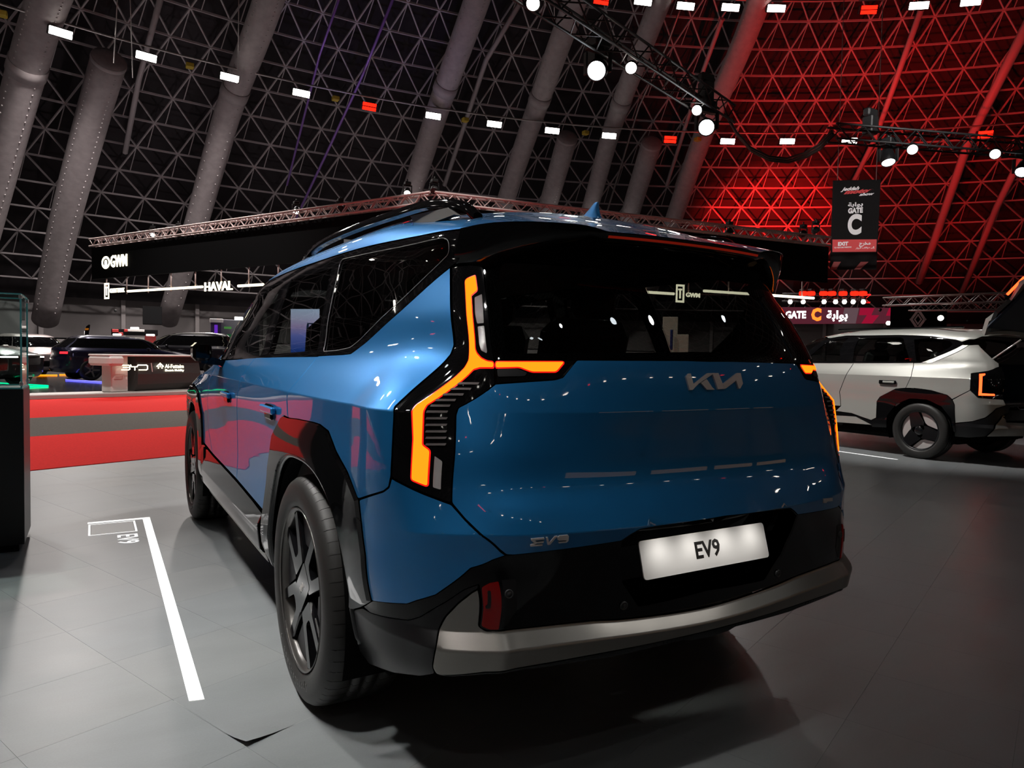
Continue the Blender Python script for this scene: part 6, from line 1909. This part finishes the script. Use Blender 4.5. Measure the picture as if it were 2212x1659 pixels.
for sgn in (-1, 1):
    mb = MB(); mb.cbox((sgn * .945, .42, .965), (.02, .24, .05), .01); hd = mb.build('door_handle', M['gloss'], silver)
    mb = MB(); mb.cbox((sgn * .957, .40, .968), (.012, .16, .026), .006); mb.build('handle_bar', M['pearl'], hd)
    mb = MB(); mb.cbox((sgn * .575, .55, 1.690), (.035, 1.75, .028), .01); mb.build('roof_rail', M['gloss'], silver)
for sgn in (-1, 1):
    for yy, nm in ((0, 'road_wheel'), (2.75, 'road_wheel')):
        w = bpy.data.objects.new('road_wheel', None); w.empty_display_size = .1; link(w, silver)
        w.matrix_local = basis((0, -1, 0), (0, 0, 1), (-1, 0, 0), (sgn * .80, yy, .36)) if sgn < 0 else basis((0, 1, 0), (0, 0, 1), (1, 0, 0), (sgn * .80, yy, .36))
        make_tyre('tyre', w, .36, .245, .245)
        mb = MB(); mb.lathe([(.252, .108), (.240, .112), (.235, .08), (.235, .0), (0, .0)], Matrix.Identity(4), 48); mb.build('rim', M['rimdark'], w)
        # three broad black blades over bright plates
        for k in range(3):
            Ra = Matrix.Rotation(R(90 + 18) + k * 2 * math.pi / 3, 4, 'Z')
            mb = MB(); mb.prism(rounded([(.0, -.075), (.09, -.085), (.238, -.06), (.238, .06), (.09, .085), (.0, .075)], .01), Ra @ Matrix.Translation((0, 0, .07)), .04); mb.build('wheel_blade', M['rim'], w)
            Rb = Matrix.Rotation(R(90 + 18 + 60) + k * 2 * math.pi / 3, 4, 'Z')
            arc = [(.232 * math.cos(a), .232 * math.sin(a)) for a in np.linspace(-R(40), R(40), 9)]
            mb = MB(); mb.prism([(.12, -.02)] + arc + [(.12, .02)], Rb @ Matrix.Translation((0, 0, .06)), .02); mb.build('bright_plate', M['wheel_bright'] if 'wheel_bright' in M else M['chrome'], w)
        mb = MB(); mb.lathe([(0, .116), (.05, .115), (.058, .108), (.058, .08)], Matrix.Identity(4), 24); cp = mb.build('hub_cap', M['rim'], w)
for yy in (0, 2.75):
    for sgn in (-1, 1):
        mb = MB(); mb.lathe([(0, 0), (.42, 0), (.42, .30)], basis((0, 1, 0), (0, 0, 1), (sgn, 0, 0), (sgn * .60, yy, .37)), 24, True, R(-20), R(200)); mb.build('wheel_housing', M['liner'], silver)
mb = MB(); mb.cbox((0, 1.3, .34), (1.6, 3.5, .24), .05); mb.build('underbody', M['liner'], silver)
for x in (-.38, .38):
    car_seat(x, 1.05, .50, silver); car_seat(x, .12, .50, silver)
mb = MB(); mb.cbox((0, 1.85, .95), (1.55, .4, .24), .08); mb.build('dashboard', M['interior'], silver)

# ================================================================== far cars on the opposite stage
def far_car(name, loc, rz, col, label, f=(1, 1, 1), roofk=1.0, fast=False, glassm=None, lamp_f=None, lamp_r=None, box=False, wheelm=None):
    """a smaller car: body, glass, roof, wheels, lamps, built on a scaled hull"""
    root = empty(name, loc, rz, label, 'car', 'cars on the opposite stage')
    def fy(x, y, z):
        y2 = y * f[1]
        if fast and z > 1.2 and y < 0: y2 += -.55 * (z - 1.2) * 0 + .9 * (z - 1.2) * min(1, -y)
        if box and z > 1.15 and y > 1.2: y2 -= .35 * min(1, (z - 1.15) / .4) * 0
        return y2
    fz = lambda x, y, z: (z if z < 1.2 else 1.2 + (z - 1.2) * roofk) * f[2]
    H = Hull(scaled_rows(lambda x, y, z: x * f[0], fy, fz), 10, 20, 20)
    U = H.uk
    paint = car_paint(name + '_paint', col, .4, .3)
    def patch(nm, u0, u1, v0, v1, mt, nu=20, nv=8, off=0):
        uu = np.linspace(u0, u1, nu); vv = np.linspace(v0, v1, nv)
        rows = []
        for v in vv:
            S = H(uu, np.full(nu, v)) + H.normal(uu, np.full(nu, v)) * off
            rows.append([tuple(p) for p in S])
        mb = MB(); grid_mesh(mb, rows, flip=True); return mb.build(nm, mt, root)
    patch('car_body', -U[-1], U[-1], .30, 1.215, paint, 120, 22)
    g_ = glassm or M['gloss']
    patch('window_band', -U[-1], U[-1], 1.213, 1.60, g_, 110, 8)
    patch('car_roof', -U[-1], U[-1], 1.60, 2.2, paint, 110, 8)
    for sgn in (-1, 1):
        for (a, b) in ((U[4] - .02, U[6] - .05), (U[9] + .05, U[9] + .12)):
            patch('pillar', sgn * a, sgn * b, 1.22, 1.61, paint if a < U[5] else M['gloss'], 4, 5, .004)
        patch('pillar', sgn * (U[11] + .1), sgn * (U[11] + .2), 1.2, 1.62, paint, 4, 6, .005)
        patch('head_lamp', sgn * (U[13] + .12), sgn * (U[15] - .05), .86, .92, lamp_f or M['clear'], 10, 3, .006)
        patch('tail_lamp', sgn * (U[3] - .1), sgn * (U[6] - .02), .98, 1.06, lamp_r or M['redlens'], 8, 3, .006)
        mb = MB(); mb.cbox((sgn * 1.04 * f[0], 1.95 * f[1], 1.18 * f[2]), (.20, .10, .13), .03); mb.build('door_mirror', paint, root)
        for yy in (0, 3.1 * f[1]):
            w = bpy.data.objects.new('road_wheel', None); w.empty_display_size = .1; link(w, root)
            w.matrix_local = basis((0, -1, 0), (0, 0, 1), (-1, 0, 0), (sgn * .86 * f[0], yy, .36)) if sgn < 0 else basis((0, 1, 0), (0, 0, 1), (1, 0, 0), (sgn * .86 * f[0], yy, .36))
            mb = MB(); mb.lathe([(.25, .105), (.30, .12), (.35, .10), (.36, .06), (.36, -.1), (.25, -.12)], Matrix.Identity(4), 28); mb.build('tyre', M['rubber'], w)
            mb = MB(); mb.lathe([(0, .06), (.20, .05), (.255, .10)], Matrix.Identity(4), 28); mb.build('rim', M['rimdark'], w)
            for k in range(5):
                mb = MB(); mb.prism([(.03, -.03), (.25, -.022), (.25, .022), (.03, .03)], Matrix.Rotation(k * 2 * math.pi / 5, 4, 'Z') @ Matrix.Translation((0, 0, .06)), .045); mb.build('wheel_spoke', wheelm or M['silver'], w)
    patch('lower_grille', -(U[16]), -(U[15] - .1), .45, .66, M['black'], 10, 4, .004); patch('lower_grille', U[15] - .1, U[16], .45, .66, M['black'], 10, 4, .004)
    mb = MB(); mb.cbox((0, 1.45 * f[1], .33), (1.6 * f[0], 3.9 * f[1], .2), .04); mb.build('underbody', M['liner'], root)
    return root
M['daylamp'] = emat('lit_headlamp', (1, .96, .88), 6)
M['taildim'] = emat('lit_tail_far', (1, .02, .03), 2.5)
def park(front_px, D, rz, L):
    """where the rear axle stands when the nose is seen at a pixel"""
    p = at(front_px, D=D); p.z = SZ
    return p - Vector((-math.sin(rz), math.cos(rz), 0)) * L
far_car('compact_crossover', park((120, 806), 30.5, R(203), 3.4), R(203), (.62, .52, .50), 'white crossover facing the viewer behind the glass case', (.94, .86, .94), .96, lamp_f=M['daylamp'])
p = at((180, 818), D=29.0); p.z = SZ
far_car('fastback_car', p, R(-74), (.010, .010, .035), 'dark blue fastback car behind the reception desk', (.94, .92, .92), .92, fast=True, lamp_r=M['taildim'], wheelm=M['silver'])
p = at((462, 805), D=34); p.z = SZ
far_car('boxy_off_roader', p, R(78), (.008, .007, .012), 'black boxy off-roader between the desk and the car mirror', (.97, .90, 1.06), 1.05, lamp_r=M['taildim'])
far_car('dark_saloon', park((58, 832), 23.5, R(-118), 3.65), R(-118), (.010, .014, .012), 'dark saloon with lit headlamp behind the glass case', (.95, .94, .95), .9, lamp_f=M['daylamp'])
